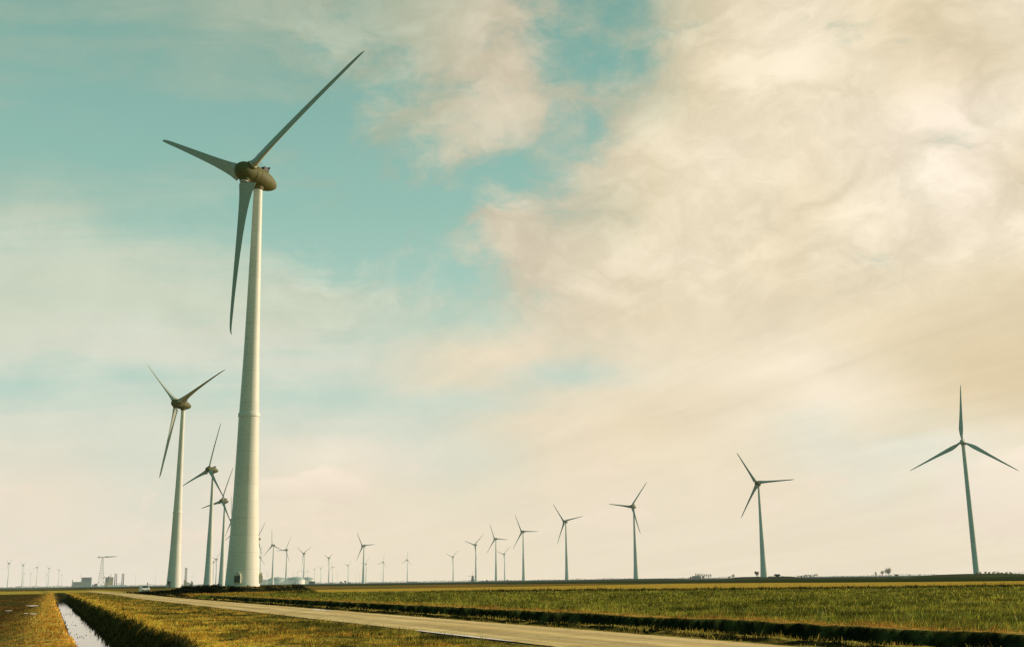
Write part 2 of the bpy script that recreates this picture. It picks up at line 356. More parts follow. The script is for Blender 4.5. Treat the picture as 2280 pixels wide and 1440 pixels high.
# ------------------------------------------------------------------ ground: one sheet to the horizon
DX, DY = -0.385, 0.923          # the road, both ditches and the rows of the crop run this way
NX, NY = 0.923, 0.385
def UV(x, y): return x*DX + y*DY, x*NX + y*NY
def XY(u, v): return u*DX + v*NX, u*DY + v*NY
def sst(a, b, x):
    t = np.clip((x-a)/(b-a), 0, 1); return t*t*(3-2*t)
_tab = np.random.default_rng(3).random((256, 256))
def vnoise(x, y):
    xi = np.floor(x).astype(int); yi = np.floor(y).astype(int)
    fx = x-xi; fy = y-yi; fx = fx*fx*(3-2*fx); fy = fy*fy*(3-2*fy)
    g = lambda a, b: _tab[a & 255, b & 255]
    return (g(xi, yi)*(1-fx)+g(xi+1, yi)*fx)*(1-fy)+(g(xi, yi+1)*(1-fx)+g(xi+1, yi+1)*fx)*fy
def fbm(x, y, o=4):
    s = 0; a = .5; t = 0
    for i in range(o):
        s = s+a*vnoise(x+17.3*i, y-9.1*i); t += a; a *= .55; x = x*2.03; y = y*2.03
    return s/t
def road_c(u): return 2.0*sst(140, 260, u) + 0.004*np.clip(u-260, 0, 300)
def dit_c(u): return 0.0095*np.clip(u-50, 0, 400)
MOUNDS = [  # x, y, height, flat radius, fall
    (-61.6, 259.0, 1.13, 12.5, 2.2), (-181.6, 609.8, 0.7, 14, 6), (-260.8, 972.6, .7, 18, 10), (345, 857, 2.4, 10, 70),
    (263.8, 1216.3, 2.4, 26, 26), (166.4, 1577.6, 2.0, 40, 60), (88.2, 1958, 1.8, 40, 60), (17, 2350, 1.8, 60, 80),
    (318, 770, 2.0, 8, 55)]
WATER_Z = -0.93
def height(x, y):
    u, v = UV(x, y); r = np.hypot(x, y)
    near = 1-sst(150, 420, r)
    z = np.zeros_like(x)
    v1 = v - dit_c(u) - 0.35*(fbm(u*.22, u*0+3.1, 3)-.5) - 0.25*(fbm(u*1.3, u*0+8.1, 3)-.5)
    # left field, slightly low, with cloddy surface
    z += np.where(v1 < -.2, -0.16*sst(-.2, -1.4, v1), 0) + (fbm(x*1.1, y*1.1)-.5)*.10*near
    z += 0.10*np.exp(-((v1-.6)/.8)**2)
    d1 = np.minimum(sst(1.0, 1.6, v1), 1-sst(3.15, 4.35, v1)) * (1-sst(215, 236, u)) * sst(-60, -40, u)
    z -= 1.15*d1
    # verge between ditch and road
    vg = sst(4.4, 5.4, v1)*(1-sst(11.6, 12.4, v-road_c(u)))
    z += vg*((fbm(x*.5, y*.5+5)-.5)*.16+(fbm(x*2.1, y*2.1)-.5)*.07)*near
    v2 = v - road_c(u)
    rd = sst(12.0, 12.4, v2)*(1-sst(17.3, 17.8, v2))
    z = z*(1-rd)
    # spoil ridge beside the far ditch
    wob = 1.5*(fbm(u*.16, u*0+1.7, 3)-.5)+.7*(fbm(u*.9, u*0+6.7, 3)-.5)
    z += .10*np.exp(-((v2-18.5)/.35)**2)*(fbm(u*.9, u*0+4.4, 3) > .47)*near
    d2 = np.minimum(sst(20.0, 20.9, v2+wob), 1-sst(24.0, 24.75, v2+wob)) * (1-sst(175, 215, u))
    z -= 1.30*d2
    z += .10*np.exp(-((v2+wob-25.2)/.8)**2)*near
    cr = sst(26.5, 28, v2)
    z += cr*((fbm(x*.8, y*.8)-.5)*.15)*near
    for mx, my, h, rf, fl in MOUNDS:
        q = np.hypot(x-mx, y-my)
        z += h*(1-sst(rf, rf+fl, q))
    # far dike and rough land right at the horizon
    z += .35*(1-near)*(fbm(x*.01, y*.01)-.5)
    return z

AZA = ([-31, -12.95, -9.94, -5.54, -1.08, 7.83, 15.55, 23.86, 31], [185, 190, 226, 216, 195, 174.6, 173.8, 178.6, 182])
AZB = ([-12, -8.6, -3.3, .27, 7.85, 15.57, 23.9, 31], [327, 315, 318, 337, 381, 316, 299, 292])
AZC = ([-12, -8.6, -3.3, .27, 7.85, 15.57, 23.9, 31], [838, 661, 680, 542, 437, 339, 318, 310])
def zones(x, y):
    """albedo of the ground and height of what grows on it"""
    u, v = UV(x, y); r = np.hypot(x, y); az = np.degrees(np.arctan2(x, y))
    n1 = fbm(x*.16, y*.16); n2 = fbm(x*.9+7, y*.9); n3 = fbm(x*3.1, y*3.1+2); nb = fbm(x*.045+3, y*.045)
    col = np.zeros(x.shape+(3,)); gh = np.zeros_like(x)
    def put(mask, c, h=0.0):
        nonlocal col, gh
        m = np.clip(mask, 0, 1)
        cc = np.asarray(c, float)
        col = col*(1-m[..., None]) + (cc if cc.ndim > 1 else cc[None, :])*m[..., None]
        gh = gh*(1-m)+h*m
    mixc = lambda a, b, t: np.asarray(a)[None, :]*(1-t[..., None])+np.asarray(b)[None, :]*t[..., None]
    one = np.ones_like(x)
    v1 = v - dit_c(u) - 0.35*(fbm(u*.22, u*0+3.1, 3)-.5) - 0.25*(fbm(u*1.3, u*0+8.1, 3)-.5)
    v2 = v - road_c(u)
    wob = 1.5*(fbm(u*.16, u*0+1.7, 3)-.5)+.7*(fbm(u*.9, u*0+6.7, 3)-.5)
    # left field
    put(one, mixc((.13, .062, .016), (.060, .066, .020), sst(.38, .6, n1*.6+n2*.4)), .06)
    put(sst(.60, .72, n2)*.8, (.30, .20, .06), .09)
    put(sst(.55, .72, nb*.5+n2*.5)*.7, (.035, .040, .016), .05)
    # dry crest of the near bank
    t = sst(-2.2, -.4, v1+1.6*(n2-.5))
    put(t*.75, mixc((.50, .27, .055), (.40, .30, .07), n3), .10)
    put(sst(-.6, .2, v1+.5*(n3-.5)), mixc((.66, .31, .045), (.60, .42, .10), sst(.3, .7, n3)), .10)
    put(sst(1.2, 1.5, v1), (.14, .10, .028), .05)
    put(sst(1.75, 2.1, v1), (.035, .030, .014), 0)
    put(sst(2.9, 3.1, v1), (.046, .050, .017), .15)  # right bank: its shade is put into the dark ground colour
    # verge
    e = v1-1.1*(n2-.5)-.5*(n3-.5)
    ve = mixc((.72, .47, .075), (.30, .25, .048), sst(5.0, 9.0, e+5.0*(n1-.5)))
    put(sst(4.15, 4.7, e), ve, .12)
    put(sst(4.9, 6.2, e)*sst(.46, .58, fbm(x*.42+20, y*.42, 5))*.85, (.135, .125, .026), .12)
    put(sst(4.7, 5.6, e)*sst(.54, .64, fbm(x*1.3, y*1.3+30, 5))*.85, (.060, .058, .016), .12)
    put(sst(5.2, 6.5, e)*sst(.62, .70, n3*.5+n2*.5)*.8, (.035, .04, .014), .10)
    put(sst(4.6, 5.2, e)*sst(.54, .66, fbm(x*.5+9, y*.5))*.8, (.62, .38, .07), .12)
    put(sst(12.1, 12.5, v2+.35*(n3-.5)), (.46, .36, .19), 0)
    put(sst(17.3, 17.7, v2+.4*(n3-.5)), mixc((.44, .31, .07), (.20, .17, .045), n2), .08)
    cl = (sst(17.8, 18.0, v2+.5*(n3-.5))-sst(18.9, 19.15, v2+.5*(n2-.5)))*sst(.28, .40, fbm(u*.8, u*0+4.4, 3))
    put(cl, (.016, .019, .008), .14)
    put(sst(19.0, 19.3, v2+.5*(n2-.5)), mixc((.44, .31, .07), (.26, .22, .05), n2), .08)
    put(sst(20.1, 20.4, v2+wob), mixc((.014, .018, .008), (.060, .062, .020), sst(.50, .68, fbm(x*.8+3, y*.8, 5))), .10)  # far ditch and bank darkened, shade painted into the ground colour
    put(sst(24.70, 24.9, v2+wob+.25*(n3-.5)), mixc((.50, .24, .05), (.48, .32, .08), n3), .12)
    ed = v2+wob+1.2*(n2-.5)
    cropc = mixc((.17, .185, .038), (.40, .35, .07), sst(.40, .62, fbm(x*.22+4, y*.5, 4)*.5+n3*.5))
    put(sst(26.3, 27.3, ed), cropc, .20)
    put(sst(27, 30, ed)*sst(.50, .60, fbm(x*.35, y*.9+11, 5))*.8, (.045, .055, .014), .26)
    # far side of the crop, then the pale field, a brown strip, pasture and the last dark line
    f = sst(22, 24, v2)
    A = np.interp(az, *AZA)*(1+.02*(n2-.5)); B = np.interp(az, *AZB); Cc = np.interp(az, *AZC)
    put(f*sst(A*.86, A*.93, r+14*(n2-.5))*sst(-6, 0, az), (.018, .026, .010), .36)
    put(f*sst(A*.99, A*1.01, r), mixc((.60, .36, .06), (.46, .31, .05), n1), .08)
    put(f*sst(B*.985, B, r), mixc((.28, .155, .035), (.16, .13, .035), sst(.35, .65, nb)), .10)
    put(f*sst(Cc*.94, Cc*.97, r)*sst(3, 9, az), (.05, .055, .02), .1)
    put(f*sst(Cc, Cc*1.04, r), mixc((.045, .055, .016), (.028, .042, .014), sst(.35, .65, nb)), .10)
    # left far ground
    L = (1-sst(22, 24, v2))
    A2 = np.interp(az, [-31, -24.2, -22.3, -20.4, -18.4], [360, 340, 350, 360, 300])
    B2 = np.interp(az, [-31, -24.2, -22.3, -20.4, -18.4], [620, 640, 573, 543, 617])
    put(L*sst(A2*.97, A2*1.03, r)*(1-sst(11.8, 12.4, v2)*(1-sst(17.3, 17.9, v2))*(1-sst(330, 400, u))), mixc((.52, .38, .07), (.42, .32, .06), n1), .08)
    put(L*sst(B2*.99, B2*1.02, r), (.13, .075, .02), .08)
    put(L*sst(B2*1.25, B2*1.35, r), (.11, .115, .03), .08)
    put(sst(1300, 1700, r)*.85, (.030, .055, .038), 0)
    for i, (mx, my, h, rf, fl) in enumerate(MOUNDS):
        q = np.hypot(x-mx, y-my)
        ring = sst(rf-1.2, rf+.3, q)*(1-sst(rf+fl+.5, rf+fl+1.6, q))
        if i == 0: put(ring, (.020, .026, .012), .25); put(1-sst(rf-2, rf-1, q), (.22, .19, .06), .05)  # near-black slope ring paints the mound's shaded face into the colour
        elif i in (3, 8): put((1-sst(rf+fl-8, rf+fl, q))*.9, (.05, .065, .022), 0); put(np.exp(-((q-(rf+fl-6))/2.5)**2)*.7, (.26, .24, .08), 0)
        else: put((1-sst(rf+fl-6, rf+fl, q))*.8, (.03, .04, .018), 0)
    return col, gh

def make_ground_mat():
    m, nt = new_mat('earth_and_turf')
    a = nt.n('ShaderNodeVertexColor'); a.layer_name = 'tint'
    p = nt.n('ShaderNodeNewGeometry').outputs['Position']
    n1 = nt.noise(p, 2.2, 9, 0.72); n2 = nt.noise(p, .35, 5, 0.6)
    c = nt.mix(1.0, a.outputs[0], nt.rng(n1, .34, .66, .35, 1.45), 'MULTIPLY')
    c = nt.mix(1.0, c, nt.rng(n2, .3, .7, .82, 1.18), 'MULTIPLY')
    b = nt.n('ShaderNodeBsdfDiffuse'); nt.put(b.inputs['Color'], c)
    bu = nt.n('ShaderNodeBump'); bu.inputs['Strength'].default_value = .8; bu.inputs['Distance'].default_value = .12
    nt.put(bu.inputs['Height'], n1); nt.put(b.inputs['Normal'], bu.outputs[0])
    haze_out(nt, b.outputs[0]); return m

def make_ground():
    azs = np.concatenate([np.arange(-180, -42, 6), np.arange(-42, 42.01, .13), np.arange(48, 180, 6)])
    rs = [2.5]
    while rs[-1] < 60000:
        r = rs[-1]; rs.append(r*(1.06 if r < 22 else 1.0072 if r < 430 else 1.05))
    rs = np.array(rs); A, R_ = np.meshgrid(np.radians(azs), rs)
    X = R_*np.sin(A); Y = R_*np.cos(A)
    Z = height(X, Y)
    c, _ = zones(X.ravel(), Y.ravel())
    V = np.stack([X.ravel(), Y.ravel(), Z.ravel()], 1)
    V = np.vstack([V, [[0, 0, 0]]]); c = np.vstack([c, c[:1]])
    nr, na = X.shape
    i = np.arange(nr-1)[:, None]*na; j = np.arange(na)[None, :]; jn = (j+1) % na
    F = np.stack([i+j, i+jn, i+na+jn, i+na+j], -1).reshape(-1, 4)[:, ::-1]
    k = len(V)-1
    cf = np.stack([np.full(na, k), j[0], jn[0], jn[0]], 1)
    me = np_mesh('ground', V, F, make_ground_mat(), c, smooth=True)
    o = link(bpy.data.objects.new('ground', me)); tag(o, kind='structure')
make_ground()

# ------------------------------------------------------------------ road
def strip(name, us, va, vb, z, mat, n=6, zfun=None):
    V, F = [], []
    for iu, u in enumerate(us):
        for k in range(n+1):
            v = va(u)+(vb(u)-va(u))*k/n
            x, y = XY(u, v); V.append((x, y, z if zfun is None else zfun(u, k/n)))
    for iu in range(len(us)-1):
        for k in range(n):
            a = iu*(n+1)+k; F.append((a, a+1, a+n+2, a+n+1))
    mb = MB(); mb.add(V, F); return mb.mesh(name, mat, smooth=True)

def road_mat():
    m, nt = new_mat('weathered_concrete_road')
    p = nt.n('ShaderNodeNewGeometry').outputs['Position']
    # across / along the carriageway
    ac = nt.vm('DOT_PRODUCT', p, (NX, NY, 0)); al = nt.vm('DOT_PRODUCT', p, (DX, DY, 0))
    f1 = nt.noise(p, .5, 6, .65); f2 = nt.noise(p, 14, 5, .7)
    cb = nt.n('ShaderNodeCombineXYZ'); nt.put(cb.inputs[0], ac); nt.put(cb.inputs[1], nt.m('MULTIPLY', al, .03)); 
    f3 = nt.noise(cb.outputs[0], 2.2, 4, .6)
    c = nt.mix(nt.rng(f3, .35, .65), (.62, .40, .16, 1), (.88, .64, .32, 1))
    # wheel tracks are polished darker, the crown and edges stay pale
    tr = nt.m('ABSOLUTE', nt.m('SUBTRACT', nt.m('ABSOLUTE', nt.m('SUBTRACT', ac, 14.9)), 1.0))
    c = nt.mix(1.0, c, nt.rng(tr, 0.1, 0.75, .76, 1.08), 'MULTIPLY')
    c = nt.mix(1.0, c, nt.rng(f1, .3, .7, .86, 1.12), 'MULTIPLY')
    c = nt.mix(1.0, c, nt.rng(f2, .25, .75, .86, 1.14), 'MULTIPLY')
    vo = nt.n('ShaderNodeTexVoronoi', feature='DISTANCE_TO_EDGE'); vo.inputs['Scale'].default_value = .55
    nt.put(vo.inputs['Vector'], nt.vm('ADD', p, nt.vm('SCALE', nt.noise(p, 1.2, 5, .6, color=True), scale=1.2)))
    c = nt.mix(nt.m('MULTIPLY', nt.m('LESS_THAN', vo.outputs['Distance'], .012), .5), c, (.16, .12, .06, 1))
    mud = nt.m('MULTIPLY', nt.rng(nt.m('ABSOLUTE', nt.m('SUBTRACT', ac, 14.9)), 1.7, 2.6), nt.rng(nt.noise(p, 1.6, 6, .7), .42, .62))
    c = nt.mix(nt.m('MULTIPLY', mud, .7), c, (.20, .15, .06, 1))
    jt = nt.m('LESS_THAN', nt.m('FRACT', nt.m('DIVIDE', al, 6.0)), .006)
    c = nt.mix(nt.m('MULTIPLY', jt, .35), c, (.22, .17, .10, 1))
    b = nt.n('ShaderNodeBsdfPrincipled'); nt.put(b.inputs['Base Color'], c); b.inputs['Roughness'].default_value = .9; b.inputs['Specular IOR Level'].default_value = .05
    bu = nt.n('ShaderNodeBump'); bu.inputs['Strength'].default_value = .3; bu.inputs['Distance'].default_value = .01
    nt.put(bu.inputs['Height'], f2); nt.put(b.inputs['Normal'], bu.outputs[0])
    haze_out(nt, b.outputs[0]); return m
us = np.concatenate([np.arange(-30, 110, .45), np.arange(110, 420, 3)])
edge = lambda u, s: .16*(float(fbm(np.array([u*.7+s]), np.array([s*3.1]), 4)[0])-.5)
rc = lambda u: float(road_c(np.array([u]))[0])
me = strip('road', us, lambda u: 12.45+rc(u)+edge(u, 1), lambda u: 17.35+rc(u)+edge(u, 9), .0, road_mat(), 8,
           lambda u, t: .035+.05*(1-(2*t-1)**2))
tag(link(bpy.data.objects.new('road', me)), kind='structure')

# ------------------------------------------------------------------ water
def water_mat(name, bump=.02):
    m, nt = new_mat(name)
    p = nt.n('ShaderNodeNewGeometry').outputs['Position']
    f = nt.noise(p, 2.6, 3, .5)
    c = nt.mix(nt.rng(nt.noise(p, .9, 4), .4, .65), (.10, .11, .085, 1), (.20, .20, .15, 1))
    b = nt.n('ShaderNodeBsdfPrincipled'); nt.put(b.inputs['Base Color'], c)
    b.inputs['Roughness'].default_value = .05; b.inputs['IOR'].default_value = 2.6
    bu = nt.n('ShaderNodeBump'); bu.inputs['Strength'].default_value = bump*5; bu.inputs['Distance'].default_value = .02
    nt.put(bu.inputs['Height'], f); nt.put(b.inputs['Normal'], bu.outputs[0])
    haze_out(nt, b.outputs[0]); return m
WM = water_mat('ditch_water')
us = np.arange(-30, 232, .8)
dc = lambda u: float(dit_c(np.array([u]))[0])
me = strip('ditch_water', us, lambda u: 1.0+dc(u), lambda u: 3.95+dc(u), WATER_Z, WM, 2)
tag(link(bpy.data.objects.new('ditch_water', me)), kind='structure')
def puddle(x, y, lu, lv, seed, z=.0):
    r = random.Random(seed); n = 26; V = [(0, 0, 0)]
    ph = [r.uniform(0, 6.28) for _ in range(3)]
    for i in range(n):
        t = 2*math.pi*i/n; k = 1+.22*math.sin(2*t+ph[0])+.15*math.sin(3*t+ph[1])+.12*math.sin(5*t+ph[2])
        a, b = lu/2*k*math.cos(t), lv/2*k*math.sin(t)
        V.append((a*DX+b*NX, a*DY+b*NY, 0))
    mb = MB().add(V, [(0, 1+i, 1+(i+1) % n) for i in range(n)])
    o = mb.build('puddle', WM); o.location = (x, y, float(height(np.array([x]), np.array([y]))[0])+z)
    o['kind'] = 'structure'
for i, (x, y, a, b, z) in enumerate([(-43.7, 104.8, 5, 1.3, .05), (-30.4, 72.7, 1.6, .5, .05), (-40.5, 92, 2.0, .5, .05), (-33.2, 78.2, 1.2, .4, .05),
        (-12.3, 72.4, 3.2, .9, .075)]):
    puddle(x, y, a, b, i, z)
# long puddle lying along the near road edge
usp = np.arange(30, 39.1, .25)
def pe(u, s):
    t = (u-30)/9; w = .11*math.sin(math.pi*min(1, max(0, t)))**.5
    return s*w*(.6+.8*float(fbm(np.array([u*.8]), np.array([s*5.]), 3)[0]))
me = strip('puddle', usp, lambda u: 12.40+pe(u, -1), lambda u: 12.44+pe(u, 1), .050, WM, 3)
tag(link(bpy.data.objects.new('puddle', me)), kind='structure')

# ------------------------------------------------------------------ grass and crop (stuff)
GM = foliage_mat('grass_blades', None, .35)
def weeds():
    V = []; C = []
    for i in range(2600):
        u = float(np.exp(rng.uniform(math.log(26), math.log(215)))); side = rng.random()
        bars = (31.5, 41.0, 52.0, 68.0, 90.0, 121.0)
        if side < .04: u = bars[rng.integers(len(bars))]*(1+.05*rng.normal()); v = rng.uniform(1.75, 3.3)
        elif side < .8: v = 3.42-abs(rng.normal())*.16
        else: v = 1.5+abs(rng.normal())*.08
        x, y = XY(u, v+dc(u)); h = rng.uniform(.03, .16)*(1.6 if side >= .42 else .5); w = max(.008, u*.0004); t = rng.uniform(0, 6.28)
        V += [(x-w, y, WATER_Z-.02), (x+w, y+w, WATER_Z-.02), (x+math.cos(t)*h*.7, y+math.sin(t)*h*.7, WATER_Z+h)]
        k = rng.uniform(.5, 1.5); C += [(.035*k, .036*k, .014*k)]*3
    V = np.array(V); o = link(bpy.data.objects.new('water_weeds', np_mesh('water_weeds', V, np.arange(len(V)).reshape(-1, 3), GM, np.array(C))))
    tag(o, 'thin dark weeds and broken stalks standing in the water of the ditch', 'weeds', kind='stuff')
weeds()
def grass(name, label, cat, n, rr, azr, accept, hmul=1.0, wmul=1.0, lean=.5, cmul=(1, 1, 1), cvar=.35, minh=.03, speck=0.0, speckc=(.75, .66, .36), bunch=3):
    m = n//bunch
    r = np.exp(rng.uniform(math.log(rr[0]), math.log(rr[1]), m)); a = np.radians(rng.uniform(azr[0], azr[1], m))
    x = r*np.sin(a); y = r*np.cos(a); u, v = UV(x, y)
    k = accept(x, y, u, v, r); x, y, r = x[k], y[k], r[k]
    x = np.repeat(x, bunch); y = np.repeat(y, bunch); r = np.repeat(r, bunch)
    q = len(x); sp = .05+.0012*r
    x = x+rng.normal(0, 1, q)*sp; y = y+rng.normal(0, 1, q)*sp
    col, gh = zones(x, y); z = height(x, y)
    k = gh > minh; x, y, z, r, col, gh = x[k], y[k], z[k], r[k], col[k], gh[k]; q = len(x)
    hn = .35+1.3*sst(.30, .70, fbm(x*.75+31, y*.75, 4))
    h = gh*hmul*hn*np.exp(rng.normal(0, .33, q)); col = col*(.55+.75*sst(.25, .70, fbm(x*1.9, y*1.9+13, 4)))[:, None]; w = np.maximum(.010, r*.00052)*wmul*rng.uniform(.6, 1.4, q)
    t = rng.uniform(0, 2*np.pi, q); bx, by = np.cos(t)*w, np.sin(t)*w
    lt = rng.uniform(0, 2*np.pi, q); ll = h*lean*rng.uniform(0, 1, q)
    tx = x+np.cos(lt)*ll+.12*h; ty = y+np.sin(lt)*ll
    V = np.empty((q, 3, 3)); V[:, 0] = np.stack([x-bx, y-by, z-.02], 1); V[:, 1] = np.stack([x+bx, y+by, z-.02], 1); V[:, 2] = np.stack([tx, ty, z+h], 1)
    c = col*np.array(cmul)*np.exp(rng.normal(0, cvar, (q, 1)))*(1+rng.normal(0, .06, (q, 3)))
    if speck:
        s = rng.random(q) < speck; c[s] = np.array(speckc)*rng.uniform(.6, 1.1, (s.sum(), 1))
        V[s, 0, 2] += h[s]*.55; V[s, 1, 2] += h[s]*.55
    c = np.clip(c, .004, .85)
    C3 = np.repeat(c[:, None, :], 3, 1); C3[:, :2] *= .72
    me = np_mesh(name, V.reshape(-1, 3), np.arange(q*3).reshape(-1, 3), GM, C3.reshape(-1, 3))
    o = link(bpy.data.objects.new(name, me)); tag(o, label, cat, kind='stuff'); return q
AZR = (-31, 31)
nq = []
nq.append(grass('verge_grass', 'rough yellow and green grass on the verge between the ditch and the pale road', 'grass', 420000, (20, 330), (-31, 12),
      lambda x, y, u, v, r: (v-dit_c(u) > 4.0) & (v-road_c(u) < 12.6), cmul=(1.2, 1.1, 1.0), wmul=.9, hmul=.55, lean=1.1))
nq.append(grass('bank_grass', 'rank grass hanging down the ditch bank, shade put into its colour', 'grass', 120000, (20, 260), (-29, 2),
      lambda x, y, u, v, r: (v-dit_c(u) > 3.3) & (v-dit_c(u) < 4.4) & (u < 240), hmul=1.2, cvar=.45, lean=.9))
nq.append(grass('dry_grass', 'short orange dry grass on the near bank crest and the rough field left of the ditch', 'grass', 170000, (22, 320), (-31, -8),
      lambda x, y, u, v, r: (v-dit_c(u) < 1.7), cmul=(1.15, 1.1, 1), hmul=.55, lean=1.2, wmul=.9))
nq.append(grass('roadside_grass', 'short tufts and dark clods along the far edge of the road', 'grass', 130000, (20, 240), (-20, 31),
      lambda x, y, u, v, r: (v-road_c(u) > 17.25) & (v-road_c(u) < 24.4), cmul=(1.1, 1.1, 1), hmul=.8, lean=.9))
nq.append(grass('bleached_grass', 'orange bleached grass lining the crest of the far ditch', 'grass', 130000, (22, 240), (-20, 31),
      lambda x, y, u, v, r: (v-road_c(u) > 24.0) & (v-road_c(u) < 27.4), hmul=.9, cmul=(1.1, 1.05, 1), lean=1.2, wmul=.8))
nq.append(grass('crop_plants', 'knee-high green crop with pale specks covering the field beyond the far ditch', 'crop', 640000, (24, 205), (-16, 31),
      lambda x, y, u, v, r: (v-road_c(u) > 26.4), cmul=(1.15, 1.1, .85), speck=.022, speckc=(.70, .56, .24), lean=.9, bunch=4, wmul=.62, cvar=.55, hmul=.62))
nq.append(grass('mound_grass', 'unmown grass around the mound of the foreground turbine, shade put into its colour', 'grass', 60000, (200, 300), (-19, -10),
      lambda x, y, u, v, r: (v-road_c(u) > 18), hmul=1.3, cmul=(.75, .75, .75)))  # blades darkened further to carry the painted shade of the slope
print('blades', nq)
# ------------------------------------------------------------------ materials of the built things
TOWER = paint('tower_paint', (.77, .76, .69), .55, .05, .35, streak=True, rings=3.8, grime=.18)
BLADE = paint('blade_gelcoat', (.42, .46, .39), .55, .04, .05)
BLADE_PALE = paint('pale_blade_gelcoat', (.60, .63, .55), .5, .04, .3, grime=.05)
NACELLE = paint('nacelle_cover', (.110, .108, .018), .7, .12, .8, grime=.35)
DARK = paint('dark_rubber', (.02, .025, .02), .6)
STEEL = paint('galvanised_steel', (.32, .33, .30), .45, metal=.4)
VENT = paint('vent_louvre', (.10, .12, .09), .6)
HOOD = paint('vent_hood', (.62, .58, .46), .5, grime=.2)

# ------------------------------------------------------------------ wind turbine prototype (hub 98 m, rotor 82 m)
HUB_OFF = 4.7
def blade_mesh(st=None, name='blade'):
    st = st or [  # r, chord, thickness ratio, twist deg, prebend, sweep
        (1.4, 1.9, 1.0, 0, 0, 0), (2.75, 1.9, 1.0, 0, 0, 0), (2.8, 1.8, 1.0, 0, 0, 0), (3.3, 4.3, .40, 26, 0, 0), (4.2, 4.05, .36, 24, 0, 0), (6, 3.4, .31, 21, 0, 0), (8, 3.0, .28, 18, 0, 0),
        (10, 2.7, .26, 15.5, 0, 0), (13, 2.35, .24, 12.5, 0, 0), (17, 2.02, .22, 9.5, .02, 0), (21, 1.78, .20, 7, .06, 0), (25, 1.55, .19, 5.2, .12, 0), (29, 1.35, .18, 4, .2, 0),
        (33, 1.14, .17, 3, .3, .0), (36.5, 1.02, .16, 2, .4, -.02), (39, .78, .16, 1.2, .52, -.07), (40.4, .52, .15, .8, .66, -.16), (41.0, .26, .14, .4, .9, -.3), (41.15, .08, .14, .4, 1.0, -.36)]
    fine = []                                          # interpolate the stations so that the skin curves smoothly
    for A_, B_ in zip(st, st[1:]):
        k = 1 if A_[2] >= 1 or B_[0]-A_[0] < .8 else 4
        for q_ in range(k): fine.append(tuple(a_+(b_-a_)*q_/k for a_, b_ in zip(A_, B_)))
    fine.append(st[-1]); st = fine
    N = 40; V, F = [], []
    for r, c, th, tw, pb, sw in st:
        b = RAD(tw+1.5)
        for i in range(N):
            t = 2*math.pi*i/N
            if th >= 1.0:
                X, Y = .5*c*math.cos(t), .5*c*math.sin(t)
            else:
                k = .5*(1+math.cos(t))                 # 1 = trailing edge, 0 = leading edge
                yt = 5*th*(.2969*math.sqrt(k)-.126*k-.3516*k*k+.2843*k**3-.1015*k**4)
                X, Y = (.30-k)*c, (yt if math.sin(t) >= 0 else -yt)*c + .06*c*math.sin(math.pi*k)
                X = -X*-1
            # leading edge to +X, turned towards the wind (-Y)
            x = X*math.cos(b)+Y*math.sin(b); y = -X*math.sin(b)+Y*math.cos(b)
            V.append((x+sw, y+pb, r))
    # circle sections run +X first; airfoil sections start at the trailing edge (-X): align the start
    for s_, row in enumerate(st):
        if row[2] >= 1.0:
            seg = V[s_*N:(s_+1)*N]; V[s_*N:(s_+1)*N] = [(-a, b_, c_) for a, b_, c_ in seg]
    for s_ in range(len(st)-1):
        for i in range(N):
            j = (i+1) % N; F.append((s_*N+i, s_*N+j, (s_+1)*N+j, (s_+1)*N+i))
    F.append(tuple(range((len(st)-1)*N, len(st)*N)))
    mb = MB().add(V, F); mb.f = [f[::-1] for f in mb.f]
    return mb.mesh(name, BLADE_PALE if name != 'blade' else BLADE, True, 50)

def tower_mesh():
    zr = [(-3, 3.95), (0, 3.90), (1.25, 3.82), (6, 3.50), (12, 3.18), (20.7, 2.82), (30, 2.55), (38.2, 2.36), (38.25, 2.36)]
    mb = MB(); mb.lathe([(r, z) for z, r in zr], 64)
    mb.lathe([(2.36, 38.25), (2.30, 38.9), (2.30, 39.0), (1.80, 54.3), (1.55, 66), (1.38, 75), (1.20, 85), (1.08, 92.6), (1.04, 95.2)], 64)
    return mb.mesh('tower', TOWER, True, 30)

def vent_box_mesh():
    """arched hood, faces -Y, base at z 0, 1.5 wide and 2.3 high"""
    w, d, h = .75, .62, 1.55
    arc = [(w*math.cos(t), h+.75*math.sin(t)) for t in [math.pi*k/12 for k in range(13)]]
    pf = [(-w, 0), (w, 0)] + arc[:]
    pf = [(w, 0)] + arc + [(-w, 0)]
    n = len(pf)
    mb = MB(); V = [(x, .5, z) for x, z in pf] + [(x, -d, z) for x, z in pf]
    F = [tuple(range(n)), tuple(range(2*n-1, n-1, -1))] + [(i, n+i, n+(i+1) % n, (i+1) % n) for i in range(n)]
    mb.add(V, F); return mb
def louvre_mesh():
    mb = MB(); mb.box((0, -.64, .85), (1.26, .04, 1.45))
    for k in range(9): mb.box((0, -.675, .22+k*.155), (1.2, .05, .05))
    return mb.mesh('louvre', VENT)

P = {}
P['tower'] = tower_mesh(); P['blade'] = blade_mesh()
mb = MB(); mb.lathe([(2.30, 38.55), (2.50, 38.6), (2.50, 39.25), (2.34, 39.6), (2.25, 39.62)], 64); P['flange_ring'] = mb.mesh('flange_ring', TOWER, True, 30)
mb = MB(); mb.lathe([(1.0, 94.5), (1.26, 94.55), (1.32, 95.2), (1.5, 95.7), (1.9, 96.4), (1.6, 97)], 40); P['yaw_collar'] = mb.mesh('yaw_collar', NACELLE, True, 35)
